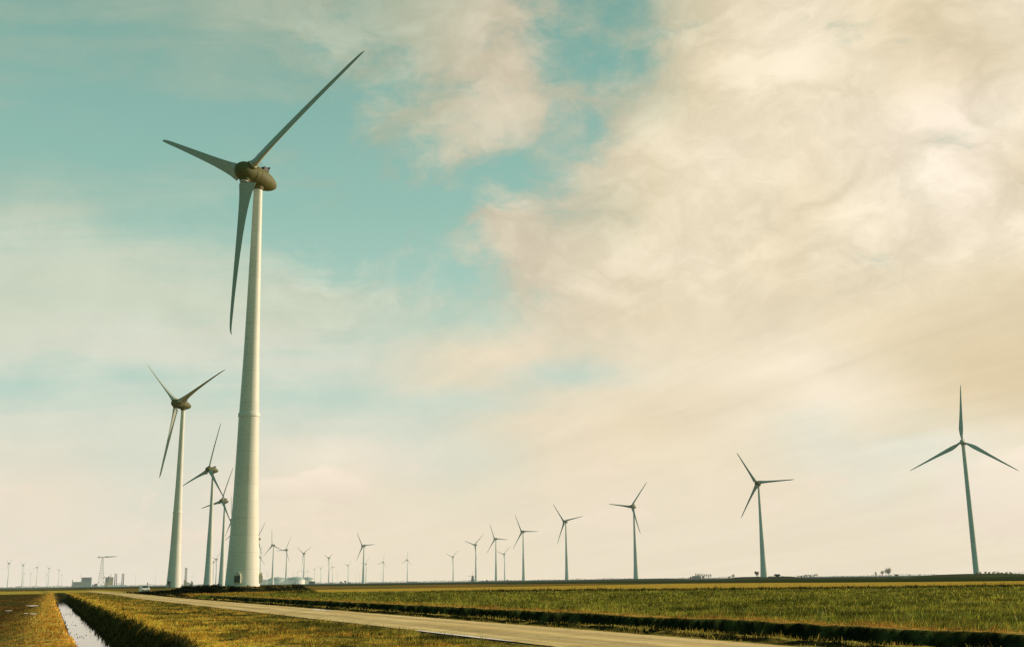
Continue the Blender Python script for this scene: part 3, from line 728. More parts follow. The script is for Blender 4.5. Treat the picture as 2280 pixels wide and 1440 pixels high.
# hub, generator ring and tail lie along +Y from the nose; the rotor centre is y = 0
mb = MB(); mb.lathe([(0, -2.95), (.55, -2.88), (1.1, -2.66), (1.6, -2.25), (2.0, -1.7), (2.28, -1.0), (2.42, -.2), (2.48, .6), (2.52, 1.55), (2.40, 1.58)], 48, 'Y')
for k in range(3):
    M = Matrix.Rotation(RAD(-120*k), 4, 'Y')
    mb.lathe([(1.32, 1.6), (1.30, 2.3), (1.18, 2.62), (1.0, 2.66), (.98, 2.4)], 28, M=M)
P['hub'] = mb.mesh('hub', NACELLE, True, 35)
mb = MB(); mb.lathe([(2.38, 1.66), (2.55, 1.68), (2.60, 2.4), (2.58, 3.1), (2.40, 3.13)], 48, 'Y'); P['generator_ring'] = mb.mesh('generator_ring', NACELLE, True, 35)
mb = MB(); mb.lathe([(2.38, 3.2), (2.56, 3.22), (2.56, 4.2), (2.44, 5.4), (2.2, 6.6), (1.82, 7.8), (1.32, 8.8), (.8, 9.45), (.3, 9.8), (0, 9.85)], 48, 'Y')
P['nacelle'] = mb.mesh('nacelle', NACELLE, True, 35)
mb = MB(); mb.box((0, 5.6, 2.95), (1.7, 1.6, 1.0)); mb.box((0, 6.3, 3.55), (2.1, .16, .55)); P['hatch'] = mb.mesh('hatch', DARK)
mb = MB()
for sx in (-.6, .6): mb.tube((sx, 4.2, 2.35), (sx, 4.2, 3.9), .035, n=6)
mb.tube((-.6, 4.2, 3.9), (.6, 4.2, 3.9), .035, n=6); mb.tube((-.6, 4.2, 3.3), (.6, 4.2, 3.3), .03, n=6); mb.tube((0, 4.2, 3.9), (0, 4.2, 4.6), .03, n=6)
P['sensor_rail'] = mb.mesh('sensor_rail', STEEL)
mb = MB(); mb.lathe([(.98, 2.62), (1.08, 2.66), (1.10, 2.86), (1.0, 2.92)], 32); P['blade_collar'] = mb.mesh('blade_collar', TOWER, True, 30)
P['vent_box'] = vent_box_mesh().mesh('vent_box', HOOD, True, 40); P['louvre'] = louvre_mesh()
mb = MB(); mb.box((0, -.25, 1.6), (1.25, .5, 2.5)); mb.box((0, -.55, 2.95), (1.5, .9, .12)); P['door'] = mb.mesh('door', DARK)
mb = MB()
for k in range(6): mb.box((0, -.75-.27*(5-k), .12+.2*k), (1.2, .3, .06))
for sx in (-.62, .62):
    mb.tube((sx, -2.2, .0), (sx, -.7, 1.1), .05, n=6); mb.tube((sx, -2.2, 1.0), (sx, -.7, 2.1), .04, n=6)
    mb.tube((sx, -2.2, .0), (sx, -2.2, 1.0), .04, n=6); mb.tube((sx, -.7, 0), (sx, -.7, 2.1), .04, n=6)
P['stairs'] = mb.mesh('stairs', STEEL)

# the rightmost machine is another make: slim steel tower, small white nacelle, blades that swell outboard
P['tower slim'] = MB().lathe([(2.2, -3), (2.15, 0), (1.9, 30), (1.65, 60), (1.3, 96.6), (0, 96.7)], 48).mesh('tower', TOWER, True, 30)
P['blade slim'] = blade_mesh([(1.0, 1.5, 1.0, 0, 0, 0), (2.2, 1.5, 1.0, 0, 0, 0), (4.0, 1.9, .62, 16, 0, 0), (6.0, 2.6, .42, 15, 0, 0), (8.5, 3.15, .32, 12.5, 0, 0), (11, 3.05, .28, 10, 0, 0), (15, 2.55, .24, 7, 0, 0),
    (20, 2.0, .21, 4.5, .05, 0), (26, 1.5, .19, 2.5, .15, 0), (32, 1.08, .17, 1, .3, 0), (37, .75, .16, .2, .5, 0), (40.3, .4, .15, 0, .7, 0), (41.1, .1, .15, 0, .75, 0)], 'blade_slim')
P['hub slim'] = MB().lathe([(0, -2.6), (.7, -2.4), (1.3, -1.8), (1.6, -1.0), (1.65, .6), (1.5, 1.2)], 32, 'Y').mesh('hub', BLADE_PALE, True, 40)
mb = MB(); mb.box((0, 5.2, .1), (3.2, 8.6, 3.4)); mb.box((0, 6.0, 1.95), (2.2, 3.4, .5)); mb.box((0, 9.0, 2.2), (2.6, .3, 1.0))
P['nacelle slim'] = mb.mesh('nacelle', HOOD)
def ob(name, parent, M=None, var=''):
    o = bpy.data.objects.new(name, P[name+var] if name+var in P else P[name]); link(o, parent)
    if M is not None: o.matrix_local = M
    return o

def turbine(hx, hy, hz, psi, th, label, rs=1.0, tilt=5.0, detail=2, base=0.0, fat=1.0, pitch=-5.0, slim=False, off=4.7, group='wind turbines spread over the plain'):
    """hub position, nose bearing, rotor phase; the tower stands HUB_OFF behind the rotor centre"""
    p = RAD(psi); var = ' slim' if slim else ''
    bx, by = hx-off*fat*math.sin(p), hy-off*fat*math.cos(p)
    root = empty('wind_turbine', (bx, by, base), math.pi-p)
    tag(root, label, 'wind turbine', group)
    H = hz-base
    ob('tower', root, Matrix.Diagonal((fat, fat, (H-1)/97.0, 1)), var)
    HM = Matrix.Translation((0, -off*fat, H))
    TM = HM @ Matrix.Rotation(RAD(-tilt), 4, 'X') @ Matrix.Scale(fat, 4)
    NM = TM
    hub = ob('hub', root, TM @ Matrix.Rotation(RAD(-th), 4, 'Y'), var)
    ob('nacelle', root, NM, var)
    if detail > 0 and not slim:
        ob('generator_ring', root, NM)
        ob('yaw_collar', root, Matrix.Translation((0, 0, H-98)))
    for q in range(3):
        b = ob('blade', root, TM @ Matrix.Rotation(RAD(-(th+120*q)), 4, 'Y') @ Matrix.Rotation(RAD(-pitch), 4, 'Z') @ Matrix.Diagonal((1, 1, rs/fat, 1)), var)
        if detail > 1: ob('blade_collar', b)
    if detail > 0 and not slim:
        ob('hatch', root, NM); 
    if detail > 1:
        ob('sensor_rail', root, NM); ob('flange_ring', root, Matrix.Diagonal((1, 1, (H-1)/97.0, 1)))
    if detail == 2:
        for wa, zz, rr in ((182.5, .85, 3.72), (81.5, .85, 3.72)):   # world bearings of the two vent boxes
            la = (math.pi-RAD(wa)) - (math.pi-p)
            M = Matrix.Rotation(la, 4, 'Z') @ Matrix.Translation((0, -rr, zz))
            v = ob('vent_box', root, M); ob('louvre', v)
    if detail == 1.5:
        la = (math.pi-RAD(202)) - (math.pi-p)
        ob('door', root, Matrix.Rotation(la, 4, 'Z') @ Matrix.Translation((0, -3.6, 0)))
        ob('stairs', root, Matrix.Rotation(la, 4, 'Z') @ Matrix.Translation((0, -3.6, 0)))
    return root

TL = 'small turbine in the far haze '
TURB = [
    (-64.1, 255.8, 99.13, 215.2, 63.0, 'huge foreground wind turbine with olive nacelle and arched vent boxes at its foot', dict(rs=1.017,tilt=7.3,base=1.13,detail=2,off=4.1)),
    (-184.5, 605.8, 98.71, 216.6, 51.5, 'second largest turbine, standing left of the huge foreground one with steps at its door', dict(base=.7,detail=1.5,pitch=84)),
    (-263.8, 968.3, 98.70, 221.6, 106.5, 'third turbine of the left row, behind the dark bushes, lower blade crossing the fourth', dict(base=.7,detail=1)),
    (-345.8, 1332.6, 98.09, 219.3, 99.7, 'fourth turbine of the left row, between the third and the huge foreground tower', dict(detail=1)),
    (-434.8, 1740.2, 98.08, 233.7, 21.2, 'turbine half hidden behind the left edge of the huge tower, blades sticking out', dict(detail=1)),
    (-523.5, 2121.4, 97.60, 226.6, 113.3, 'turbine hidden behind the huge tower, one blade tip showing on its left', dict(detail=1)),
    (-553.7, 2443.6, 96.65, 216.9, 90.0, 'turbine whose nacelle peeks out just right of the huge tower, blade pointing up right', dict(detail=1)),
    (-908.7, 4056.1, 94.52, 217.1, 109.7, 'low turbine directly right of the huge tower above its right vent box', dict(detail=1)),
    (-1299.7, 4904.6, 96.01, 227.3, 52.1, 'lower of the two small turbines seen between the third and fourth towers', dict(detail=1)),
    (-1144.9, 4363.8, 96.28, 226.0, 74.1, 'higher of the two small turbines seen between the third and fourth towers', dict(detail=1)),
    (-609.3, 2855.5, 96.17, 218.2, 11.1, 'turbine with one blade straight up in front of the leftmost domed tank', dict(detail=1)),
    (-654.3, 3248.6, 95.81, 219.4, 92.1, 'turbine with one blade pointing left between the two big domed tanks', dict(detail=1)),
    (-678.1, 3650.0, 95.28, 220.2, 57.9, 'turbine with raised V blades in front of the right end of the domed tanks', dict(detail=1)),
    (-703.8, 4299.1, 94.08, 219.6, 63.5, 'pale slim turbine with V blades right of the green shed', dict(rs=.72,detail=1)),
    (-400.8, 2990.9, 95.74, 215.7, 33.4, 'tall turbine alone in the gap right of the tanks, blade reaching up left', dict(fat=1.25,rs=1.05,detail=1)),
    (-914.2, 6234.1, 94.92, 222.5, 75.2, 'small turbine just left of the tall lone turbine in the middle distance', dict(detail=1)),
    (-760.2, 5800.5, 94.06, 223.8, 80.5, 'small turbine close behind the tall lone turbine, on its right', dict(detail=1)),
    (-632.6, 5452.3, 96.45, 222.3, 107.7, 'small turbine midway between the tall lone turbine and the one before the wide gap', dict(detail=1)),
    (-477.9, 5030.4, 97.21, 224.1, 114.9, 'small turbine at the left edge of the wide empty gap in the middle', dict(detail=1)),
    (-1258.6, 7386.4, 96.33, 222.0, 61.0, 'small turbine with V blades first to the right of the green shed', dict(detail=1)),
    (-1409.5, 8020.5, 96.70, 219.8, 73.4, 'small turbine rising directly behind the green shed', dict(detail=1)),
    (-1096.7, 6844.4, 95.69, 223.4, 22.6, 'small turbine close right of the pale slim V bladed turbine', dict(rs=.9,detail=1)),
    (-1554.8, 8542.5, 93.90, 217.3, 13.0, 'small turbine behind the right end of the domed tanks', dict(detail=1)),
    (-1622.8, 8684.4, 94.34, 217.2, 78.5, 'tiny turbine above the right domed tank, left of the V bladed one', dict(detail=0)),
    (-1793.5, 9416.0, 94.38, 218.7, 70.0, 'tiny turbine above the crown of the right domed tank', dict(detail=0)),
    (-2086.5, 10731.2, 94.16, 217.4, 13.2, 'tiny turbine above the left slope of the right domed tank', dict(detail=0)),
    (-1855.0, 11923.1, 91.98, 217.1, 113.1, 'tiny turbine above the far grove beside the green shed', dict(detail=0)),
    (-1881.8, 13492.6, 93.26, 217.2, 113.2, 'tiny turbine left of the tall lone turbine, left one of a faint pair', dict(detail=0)),
    (-1705.2, 12506.4, 93.22, 217.1, 54.4, 'tiny turbine touching the left side of the tall lone turbine', dict(detail=0)),
    (-1547.3, 13145.9, 94.69, 217.2, 12.5, 'tiny turbine hazy and low, left beside a small turbine on the plain', dict(detail=0)),
    (-2839.6, 13147.3, 91.58, 217.1, 55.0, 'tiny turbine above the left slope of the left domed tank, lower of two', dict(detail=0)),
    (-2221.3, 10232.8, 93.51, 218.5, 58.7, 'tiny turbine above the left slope of the left domed tank, higher of two', dict(detail=0)),
    (-250.7, 4558.4, 97.15, 222.4, 68.3, 'leftmost turbine of the right hand row, right of the wide gap', dict(detail=1)),
    (-110.0, 3105.6, 98.11, 219.1, 72.6, 'turbine standing beside the old windmill, blades in a wide V', dict(detail=1)),
    (-48.3, 2705.3, 98.93, 217.7, 25.2, 'turbine right of the old windmill with one blade pointing right', dict(detail=1)),
    (-43.0, 4281.1, 98.89, 220.3, 72.4, 'smaller turbine set back in the right row, between two with blades pointing right', dict(detail=1)),
    (14.2, 2346.1, 99.90, 216.8, 28.2, 'fifth turbine from the right, one blade level to the right', dict(detail=1,base=1.8)),
    (85.1, 1954.3, 99.87, 221.5, 39.7, 'fourth turbine from the right, one blade steep up left', dict(detail=1,base=1.8)),
    (163.1, 1574.0, 100.09, 222.7, 81.8, 'third turbine from the right, one blade level to the left', dict(detail=1,base=2.0)),
    (261.3, 1212.0, 100.40, 212.1, 32.0, 'second turbine from the right, one blade level to the right, bushes at its foot', dict(detail=1,base=2.4)),
    (342.1, 851.8, 100.38, 207.8, 116.5, 'rightmost turbine with one blade straight up, on a low green mound', dict(detail=1,base=2.4,rs=1.09,slim=True,pitch=-8)),
    (-2255.9, 5079.5, 105.99, 218.5, 55.3, 'leftmost turbine on the far left horizon', dict(rs=.86,detail=1)),
    (-2331.0, 5402.7, 103.37, 220.0, 58.7, 'second tall hazy turbine from the left edge', dict(rs=.86,detail=1)),
    (-2603.0, 6213.4, 106.52, 218.3, 97.0, 'third tall hazy turbine from the left edge, blade level to the left', dict(rs=.9,detail=1)),
    (-2686.3, 6578.1, 106.01, 218.3, 64.6, 'fourth tall hazy turbine from the left edge, blades in a V', dict(rs=.9,detail=1)),
    (-2886.5, 7224.9, 104.67, 218.7, 76.1, 'fifth tall hazy turbine from the left edge, nearest the grey plant', dict(rs=.9,detail=1)),
    (-3380.6, 7860.9, 98.98, 217.2, 0.6, 'low distant turbine overlapping the second tall one from the left', dict(detail=0)),
    (-3612.3, 8521.7, 98.22, 218.5, 54.9, 'low distant turbine between the second and third tall ones from the left', dict(detail=0)),
    (-3548.5, 8660.3, 96.58, 217.2, 48.9, 'low distant turbine overlapping the fourth tall one from the left', dict(detail=0)),
    (-3738.1, 9423.9, 98.29, 217.1, 12.4, 'low distant turbine right of the fifth tall one from the left', dict(detail=0)),
    (-4028.2, 10596.7, 99.78, 217.5, 90.7, 'faint turbine above the low wing of the grey plant', dict(detail=0)),
    (-3781.3, 11395.0, 99.14, 217.2, 81.4, 'faint turbine between the dark stacks and the white van', dict(detail=0)),
    (-3664.7, 11650.3, 98.71, 217.1, 114.0, 'faint turbine between the white van and the second largest tower', dict(detail=0)),
    (-3282.1, 11650.8, 98.12, 217.1, 11.2, 'faint turbine between the chimney cluster and the third tower', dict(detail=0)),
]
for a in TURB: turbine(*a[:6], **a[6])

# ------------------------------------------------------------------ plants: clumps of leaf-sized faces
LEAF_DARK = foliage_mat('bush_leaves', (.012, .019, .008), .10)
LEAF_OLIVE = foliage_mat('tree_leaves', (.13, .13, .06), .2)
LEAF_FAR = foliage_mat('far_leaves', (.020, .050, .034), .15)
TWIG = foliage_mat('bare_twigs', (.34, .27, .15), .2)
BARK = paint('bark', (.18, .15, .10), .9, .25, 2.0)
def gz(x, y): return float(height(np.array([float(x)]), np.array([float(y)]))[0])
def crown_mesh(name, mat, rx, ry, h, z0, n, leaf, seed, lobes=7, twiggy=False):
    q = np.random.default_rng(seed)
    cs = [(q.uniform(-.6, .6)*rx, q.uniform(-.6, .6)*ry, z0+h*q.uniform(.12, .70), q.uniform(.32, .55)) for _ in range(lobes)]
    V = []
    for i in range(n):
        cx, cy, cz, k = cs[q.integers(lobes)]
        d = q.normal(size=3); d /= np.linalg.norm(d); rr = q.uniform(.45, 1.08)**.6
        p = np.array([cx+d[0]*rx*k*rr, cy+d[1]*ry*k*rr, max(z0-.05, cz+d[2]*h*.5*k*1.1*rr)])
        a = q.normal(size=3); a /= np.linalg.norm(a); b = np.cross(a, d); b /= np.linalg.norm(b)+1e-6
        s = leaf*q.uniform(.6, 1.5)
        if twiggy: V += [p-b*s*.09, p+b*s*.09, p+(d+np.array([0, 0, .8]))*s*1.6]
        else: V += [p-a*s, p+a*s*.8+b*s*.4, p+b*s*1.3]
    V = np.array(V)
    return np_mesh(name, V, np.arange(len(V)).reshape(-1, 3), mat)
def bush(x, y, rx, ry, h, label, group, mat=LEAF_DARK, n=1600, leaf=.16, seed=1, lobes=9, kind='bush'):
    r = empty(kind, (x, y, gz(x, y)-.03)); tag(r, label, 'bush', group)
    link(bpy.data.objects.new('foliage', crown_mesh('foliage', mat, rx, ry, h, 0.0, n, leaf, seed, lobes)), r)
    mb = MB()
    for k in range(5):
        t = 1.26*k; mb.tube((0, 0, -.1), (math.cos(t)*rx*.4, math.sin(t)*ry*.4, h*.55), .05+.01*h, .02, 5)
    mb.build('stem', BARK, r); return r
def tree(x, y, w, h, label, group, mat=LEAF_FAR, seed=1, bare=False, n=420):
    r = empty('tree', (x, y, gz(x, y)-.05)); tag(r, label, 'tree', group)
    mb = MB(); q = random.Random(seed); th = h*(.32 if bare else .28)
    mb.tube((0, 0, -.1), (q.uniform(-.02, .02)*h, 0, th), .035*h, .024*h, 7)
    for k in range(7 if bare else 4):
        t = q.uniform(0, 6.28); z1 = th*q.uniform(.8, 1.15)
        e = (math.cos(t)*w*.36, math.sin(t)*w*.36, h*q.uniform(.6, .92)); mb.tube((0, 0, z1*.95), e, .017*h, .006*h, 5)
    mb.build('trunk', BARK, r)
    cm = crown_mesh('crown', TWIG if bare else mat, w*.5, w*.5, h*(.74 if bare else .8), h*(.28 if bare else .18), n, (.10 if bare else .075)*h, seed, 8, bare)
    link(bpy.data.objects.new('crown', cm), r); return r

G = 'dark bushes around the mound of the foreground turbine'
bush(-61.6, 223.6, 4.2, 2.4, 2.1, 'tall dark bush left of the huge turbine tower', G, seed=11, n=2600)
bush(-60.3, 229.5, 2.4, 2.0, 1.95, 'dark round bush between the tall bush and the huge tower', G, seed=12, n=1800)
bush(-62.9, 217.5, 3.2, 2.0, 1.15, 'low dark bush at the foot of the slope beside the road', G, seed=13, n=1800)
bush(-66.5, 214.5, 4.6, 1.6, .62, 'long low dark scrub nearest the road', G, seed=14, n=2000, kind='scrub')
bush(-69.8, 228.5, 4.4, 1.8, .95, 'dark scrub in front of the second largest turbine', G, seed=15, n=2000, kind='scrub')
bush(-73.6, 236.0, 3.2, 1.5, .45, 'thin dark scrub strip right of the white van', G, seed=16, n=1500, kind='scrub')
bush(-57.6, 236, 1.8, 1.4, 1.75, 'small dark bush touching the huge turbine mound', G, seed=17, n=1200)

# ------------------------------------------------------------------ white van by the road
def van(x, y, rz):
    W = paint('van_white', (.92, .90, .84), .35, .04, .8, grime=.2); GL = paint('van_glass', (.04, .06, .065), .1)
    RB = DARK; LT = paint('lamp_lens', (.7, .7, .6), .2)
    r = empty('van', (x, y, gz(x, y)), rz); tag(r, 'small white van parked on the track left of the second largest turbine', 'van')
    pf = [(-2.1, .32), (2.05, .32), (2.12, .62), (2.0, .95), (1.15, 1.12), (.62, 1.72), (.35, 1.84), (-2.0, 1.86), (-2.12, 1.7)]
    n = len(pf); mb = MB(); V = []
    for sx, k in ((-1, 1), (1, 1)):
        for yy, z in pf: V.append((sx*(.86 if z > 1.2 else .92), -yy, z))
    mb.add(V, [tuple(range(n-1, -1, -1)), tuple(range(n, 2*n))]+[(i, (i+1) % n, n+(i+1) % n, n+i) for i in range(n)])
    b = mb.build('body', W, r)
    mb = MB(); mb.add([(-.76, -1.17, 1.16), (.76, -1.17, 1.16), (.72, -.68, 1.70), (-.72, -.68, 1.70)], [(0, 1, 2, 3)]); mb.build('windscreen', GL, r)
    for s in (-1, 1):
        mb = MB(); mb.box((s*.905, -.45, 1.38), (.02, .85, .42)); mb.build('side_window', GL, r)
        mb = MB(); mb.box((s*.62, -2.12, .74), (.36, .08, .2)); mb.build('headlight', LT, r)
        mb = MB(); mb.box((s*1.02, -.85, 1.2), (.16, .1, .22)); mb.build('mirror', RB, r)
        for yy in (-1.35, 1.35):
            mb = MB(); mb.tube((s*.74, yy, .33), (s*.94, yy, .33), .33, n=20); w = mb.build('wheel', RB, r, True, 40)
            mb = MB(); mb.tube((s*.93, yy, .33), (s*.955, yy, .33), .2, n=14); mb.build('rim', STEEL, w)
    mb = MB(); mb.box((0, -2.12, .45), (1.8, .12, .22)); mb.build('bumper', RB, r)
    return r
van(-92.3, 285.5, RAD(28))
r = empty('marker_post', (-87.7, 273.3, gz(-87.7, 273.3))); tag(r, 'thin grey marker post rising just behind the white van', 'post')
mb = MB(); mb.tube((0, 0, -.3), (0, 0, 2.45), .05, .04, 8); mb.build('pole', STEEL, r)
mb = MB(); mb.box((0, -.03, 2.1), (.22, .04, .6)); mb.build('plate', HOOD, r)

# ------------------------------------------------------------------ far buildings and industry
GREY = paint('grey_cladding', (.14, .22, .18), .6, .18, .06, grime=.3)
GREY2 = paint('pale_cladding', (.20, .28, .24), .6, .18, .06, grime=.3)
DKCL = paint('dark_cladding_and_shade', (.03, .07, .055), .6, .2, .08)
YEL = paint('yellow_cladding', (.55, .38, .12), .6, .2, .08, grime=.3)
WHT = paint('white_cladding', (.92, .88, .78), .55, .08, .08, grime=.2)
ROOFG = paint('tank_roof', (.34, .42, .38), .6, .08, .05)
STACK = paint('stack_dark', (.045, .05, .035), .6, .3, .2)
STACKY = paint('stack_pale', (.62, .54, .42), .6, .2, .2)
LATT = paint('lattice_steel', (.55, .50, .42), .5, .1, .3)
def bld(name, x, y, rz, label, cat, group=None):
    r = empty(name, (x, y, 0), rz); tag(r, label, cat, group); return r
def windows(r, face_y, x0, x1, z0, z1, nx, nz, mat, sx=.55, sz=.35):
    for i in range(nx):
        for k in range(nz):
            cx = x0+(i+.5)*(x1-x0)/nx; cz = z0+(k+.5)*(z1-z0)/nz
            MB().box((cx, face_y-.06, cz), ((x1-x0)/nx*sx, .1, (z1-z0)/nz*sz)).build('window', mat, r)
D = 3500
# grey plant hall
g = bld('power_plant_hall', -1227.5, 3277.5, RAD(20), 'large grey windowless plant hall, tallest block left of the lattice crane', 'industrial hall', 'industrial buildings on the left horizon')
MB().box((0, 0, 13.0), (27.5, 24, 26.0)).build('wall', GREY, g)
MB().box((0, 0, 26.5), (28.5, 25, 1.0)).build('roof', DKCL, g)
MB().box((4.5, -12.2, 8.5), (10, .6, 5.5)).build('gate', GREY2, g)
MB().box((0, -12.3, 20), (17, .6, 7)).build('panel', DKCL, g)
MB().box((-11.8, -12.3, 14), (2.5, .6, 22)).build('stair_tower', GREY2, g)
g = bld('low_plant_wing', -1250.5, 3269, RAD(20), 'low grey wing attached left of the tall plant hall', 'industrial building', 'industrial buildings on the left horizon')
MB().box((0, 0, 7.0), (22, 18, 14.0)).build('wall', GREY2, g); MB().box((0, 0, 14.3), (22.6, 18.6, .7)).build('roof', DKCL, g)
windows(g, -9, -9, 9, 3, 12, 3, 1, DKCL)
g = bld('switch_house', -1203, 3286.5, RAD(20), 'small dark teal block between the tall plant hall and the crane', 'industrial building', 'industrial buildings on the left horizon')
MB().box((0, 0, 4.4), (9, 8, 8.8)).build('wall', DKCL, g); MB().box((0, 0, 9.0), (9.5, 8.5, .5)).build('roof', GREY, g)
MB().box((-7.5, 0, 3.4), (5.5, 7, 6.8)).build('annexe', GREY2, g)
g = bld('boiler_house', -1171.5, 3297.5, RAD(20), 'yellow boiler house with a front coloured as in shade and flat roof slab beside the crane', 'industrial building', 'industrial buildings on the left horizon')
MB().box((6, 0, 14), (13.5, 16, 22)).build('wall', YEL, g)
MB().box((-4.5, -1, 13.5), (8.5, 16, 23)).build('shade_front', DKCL, g)  # dark block stands in for the shaded front of the yellow house
MB().box((-.5, 0, 25.8), (27, 18, 1.5)).build('roof', DKCL, g)
MB().box((0, 0, 28.0), (4, 5, 3)).build('roof_plant', DKCL, g)
MB().tube((5.6, 0, 27), (5.6, 0, 36.5), .75, .55, 10).build('vent_pipe', STACK, g)
MB().box((-5.5, -11, 6.0), (8.5, 9, 12)).build('yellow_shed', YEL, g)
MB().tube((-11, 0, 24.5), (-11, 0, 31), .4, .3, 8).build('mast', STACK, g)
g = bld('white_perimeter_building', -1160, 3290, RAD(20), 'long low white building in front of the dark stacks', 'industrial building', 'industrial buildings on the left horizon')
MB().box((6, 0, 2.1), (70, 6, 4.2)).build('wall', WHT, g); MB().box((6, 0, 4.4), (70.6, 6.6, .4)).build('roof', GREY2, g)
g = bld('pipe_rack', -1143, 3306, RAD(20), 'low grey pipe rack between the two pairs of dark stacks', 'pipe rack', 'industrial buildings on the left horizon')
for k in range(5): MB().box((-8+4*k, 0, 4), (.5, 5, 8)).build('post', STACK, g)
MB().box((0, 0, 8.3), (18, 5, .9)).build('deck', GREY, g)
for i, (x, y, h, w, lab) in enumerate([(-1155.6, 3303.8, 37, 1.35, 'left dark stack of the left pair'), (-1151.4, 3305.2, 37, 1.1, 'right dark stack of the left pair'),
        (-1137.0, 3310, 37, 1.25, 'left dark stack of the right pair'), (-1133.2, 3311.5, 37, 1.35, 'right dark stack of the right pair')]):
    s = bld('smokestack', x, y, 0, lab+' beside the yellow boiler house', 'smokestack', 'dark stacks beside the boiler house')
    mb = MB(); mb.lathe([(w*1.25, 0), (w*1.05, 8), (w*.9, h-2)], 14); mb.build('shaft', STACK, s, True, 40)
    mb = MB(); mb.lathe([(w*1.05, h-2), (w*1.1, h), (w*.8, h)], 14); mb.build('cap', STACKY, s, True, 40)
s = bld('smokestack', -1262.5, 3264.5, 0, 'single short dark stack left of the low plant wing', 'smokestack')
mb = MB(); mb.lathe([(1.5, 0), (1.2, 10), (.9, 20)], 14); mb.build('shaft', STACK, s, True, 40); mb = MB(); mb.lathe([(.9, 20), (1.5, 20.3), (1.5, 21), (0, 21)], 14); mb.build('cap', STACK, s)
# lattice tower crane
c = bld('tower_crane', -1190.5, 3291.0, RAD(20), 'tall pale lattice tower crane with a long tapering jib pointing right', 'crane')
def lattice(mb, H0, H1, w0, w1, n, r):
    for k in range(n):
        a, b = k/n, (k+1)/n; za, zb = H0+(H1-H0)*a, H0+(H1-H0)*b; wa, wb = w0+(w1-w0)*a, w0+(w1-w0)*b
        ca = [(sx*wa/2, sy*wa/2, za) for sx, sy in ((-1,-1),(1,-1),(1,1),(-1,1))]; cb = [(sx*wb/2, sy*wb/2, zb) for sx, sy in ((-1,-1),(1,-1),(1,1),(-1,1))]
        for i in range(4):
            j = (i+1) % 4
            mb.tube(ca[i], cb[i], r, n=5, caps=False); mb.tube(ca[i], cb[j], r*.6, n=4, caps=False); mb.tube(ca[j], cb[i], r*.6, n=4, caps=False); mb.tube(cb[i], cb[j], r*.6, n=4, caps=False)
mb = MB(); lattice(mb, 0, 24, 20, 13.5, 2, .62); mb.build('lattice_base', WHT, c)
mb = MB(); lattice(mb, 24, 81, 13.0, 4.2, 8, .42); mb.build('mast', LATT, c)
MB().tube((0, 0, 80), (0, 0, 83), 1.6, 1.3, 10).build('slewing_ring', STACK, c)
mb = MB(); mb.lathe([(.9, 4), (1.6, 7), (1.9, 11), (1.5, 20), (1.0, 32), (.25, 42)], 10, 'Y', Matrix.Translation((0, 0, 83.6)) @ Matrix.Rotation(RAD(-90), 4, 'Z') @ Matrix.Rotation(RAD(2), 4, 'X')); mb.build('jib', GREY, c, True, 40)
MB().box((-3, 0, 83.3), (14, 2.2, 1.6)).build('machinery_deck', LATT, c)
MB().box((-9.6, 0, 82.6), (2.8, 3, 4.2)).build('counterweight', STACK, c)
MB().tube((-9.6, 0, 84), (-9.6, 0, 88), .9, .5, 8).build('winch_housing', GREY, c)
MB().tube((-16.5, 0, 83.4), (-9.6, 0, 83.4), .45, .6, 8).build('counter_jib', GREY, c)
# chimney cluster behind the second tower
s = bld('chimney_cluster', -913, 3171, RAD(16), 'cluster of pale brown chimney flues right of the second largest turbine', 'chimney')
for k, (x, h) in enumerate([(-2.6, 48), (-.9, 49), (1.0, 49), (2.7, 47.5)]):
    mb = MB(); mb.lathe([(.72, 0), (.66, h-5), (.8, h-5), (.8, h), (.5, h)], 12); mb.f = mb.f
    o = mb.build('flue', STACKY if k != 2 else paint('flue_brown', (.50, .38, .22), .6, .2, .3), s, True, 40); o.location = (x, 0, 0)
mb = MB(); lattice(mb, 0, 46, 6.4, 6, 5, .10); mb.build('support_frame', LATT, s)
s = bld('process_unit', -906, 3171, RAD(16), 'jumble of yellowish process plant at the foot of the chimney cluster', 'industrial plant')
for k, (x, w, h) in enumerate([(-9, 5, 15), (-4.5, 4, 12), (0, 6, 9), (6, 5, 7), (11, 5, 10)]):
    MB().box((x, 0, h/2), (w, 6, h)).build('module', YEL if k < 2 else (STACKY if k == 2 else DKCL), s)
MB().tube((-8.5, 0, 14), (-8.5, 0, 20), .8, .6, 8).build('vent_pipe', STACK, s)
MB().tube((9, 0, 9), (9, 0, 13), 1.6, 1.4, 10).build('vessel', GREY, s)
# domed storage tanks
def tank(x, y, rad, wall, dome, label):
    t = bld('storage_tank', x, y, RAD(11), label, 'storage tank', 'white domed storage tanks on the horizon')
    mb = MB(); mb.lathe([(rad, -1), (rad, wall)], 64); mb.build('wall', WHT, t, True, 30)
    pr = [(rad*1.005, wall-.2), (rad*1.005, wall+.35)]+[(rad*.985*math.cos(a), wall+.35+dome*math.sin(a)) for a in [math.pi/2*k/9 for k in range(10)]]
    pr[-1] = (0, wall+.35+dome)
    mb = MB(); mb.lathe(pr, 64); mb.build('roof', ROOFG, t, True, 30)
    mb = MB()
    for k in range(14):
        a = RAD(-115+k*4.5); b = RAD(-115+(k+1)*4.5); z0, z1 = wall*k/14, wall*(k+1)/14
        mb.tube(((rad+.6)*math.cos(a), (rad+.6)*math.sin(a), z0), ((rad+.6)*math.cos(b), (rad+.6)*math.sin(b), z1), .16, n=4)
    mb.build('stair', STEEL, t)
    MB().tube((0, 0, wall+dome), (0, 0, wall+dome+1.6), .6, .5, 8).build('vent', STEEL, t)
tank(-677.5, 3255, 26.0, 11.2, 9.0, 'white domed tank, left one of the two large front tanks')
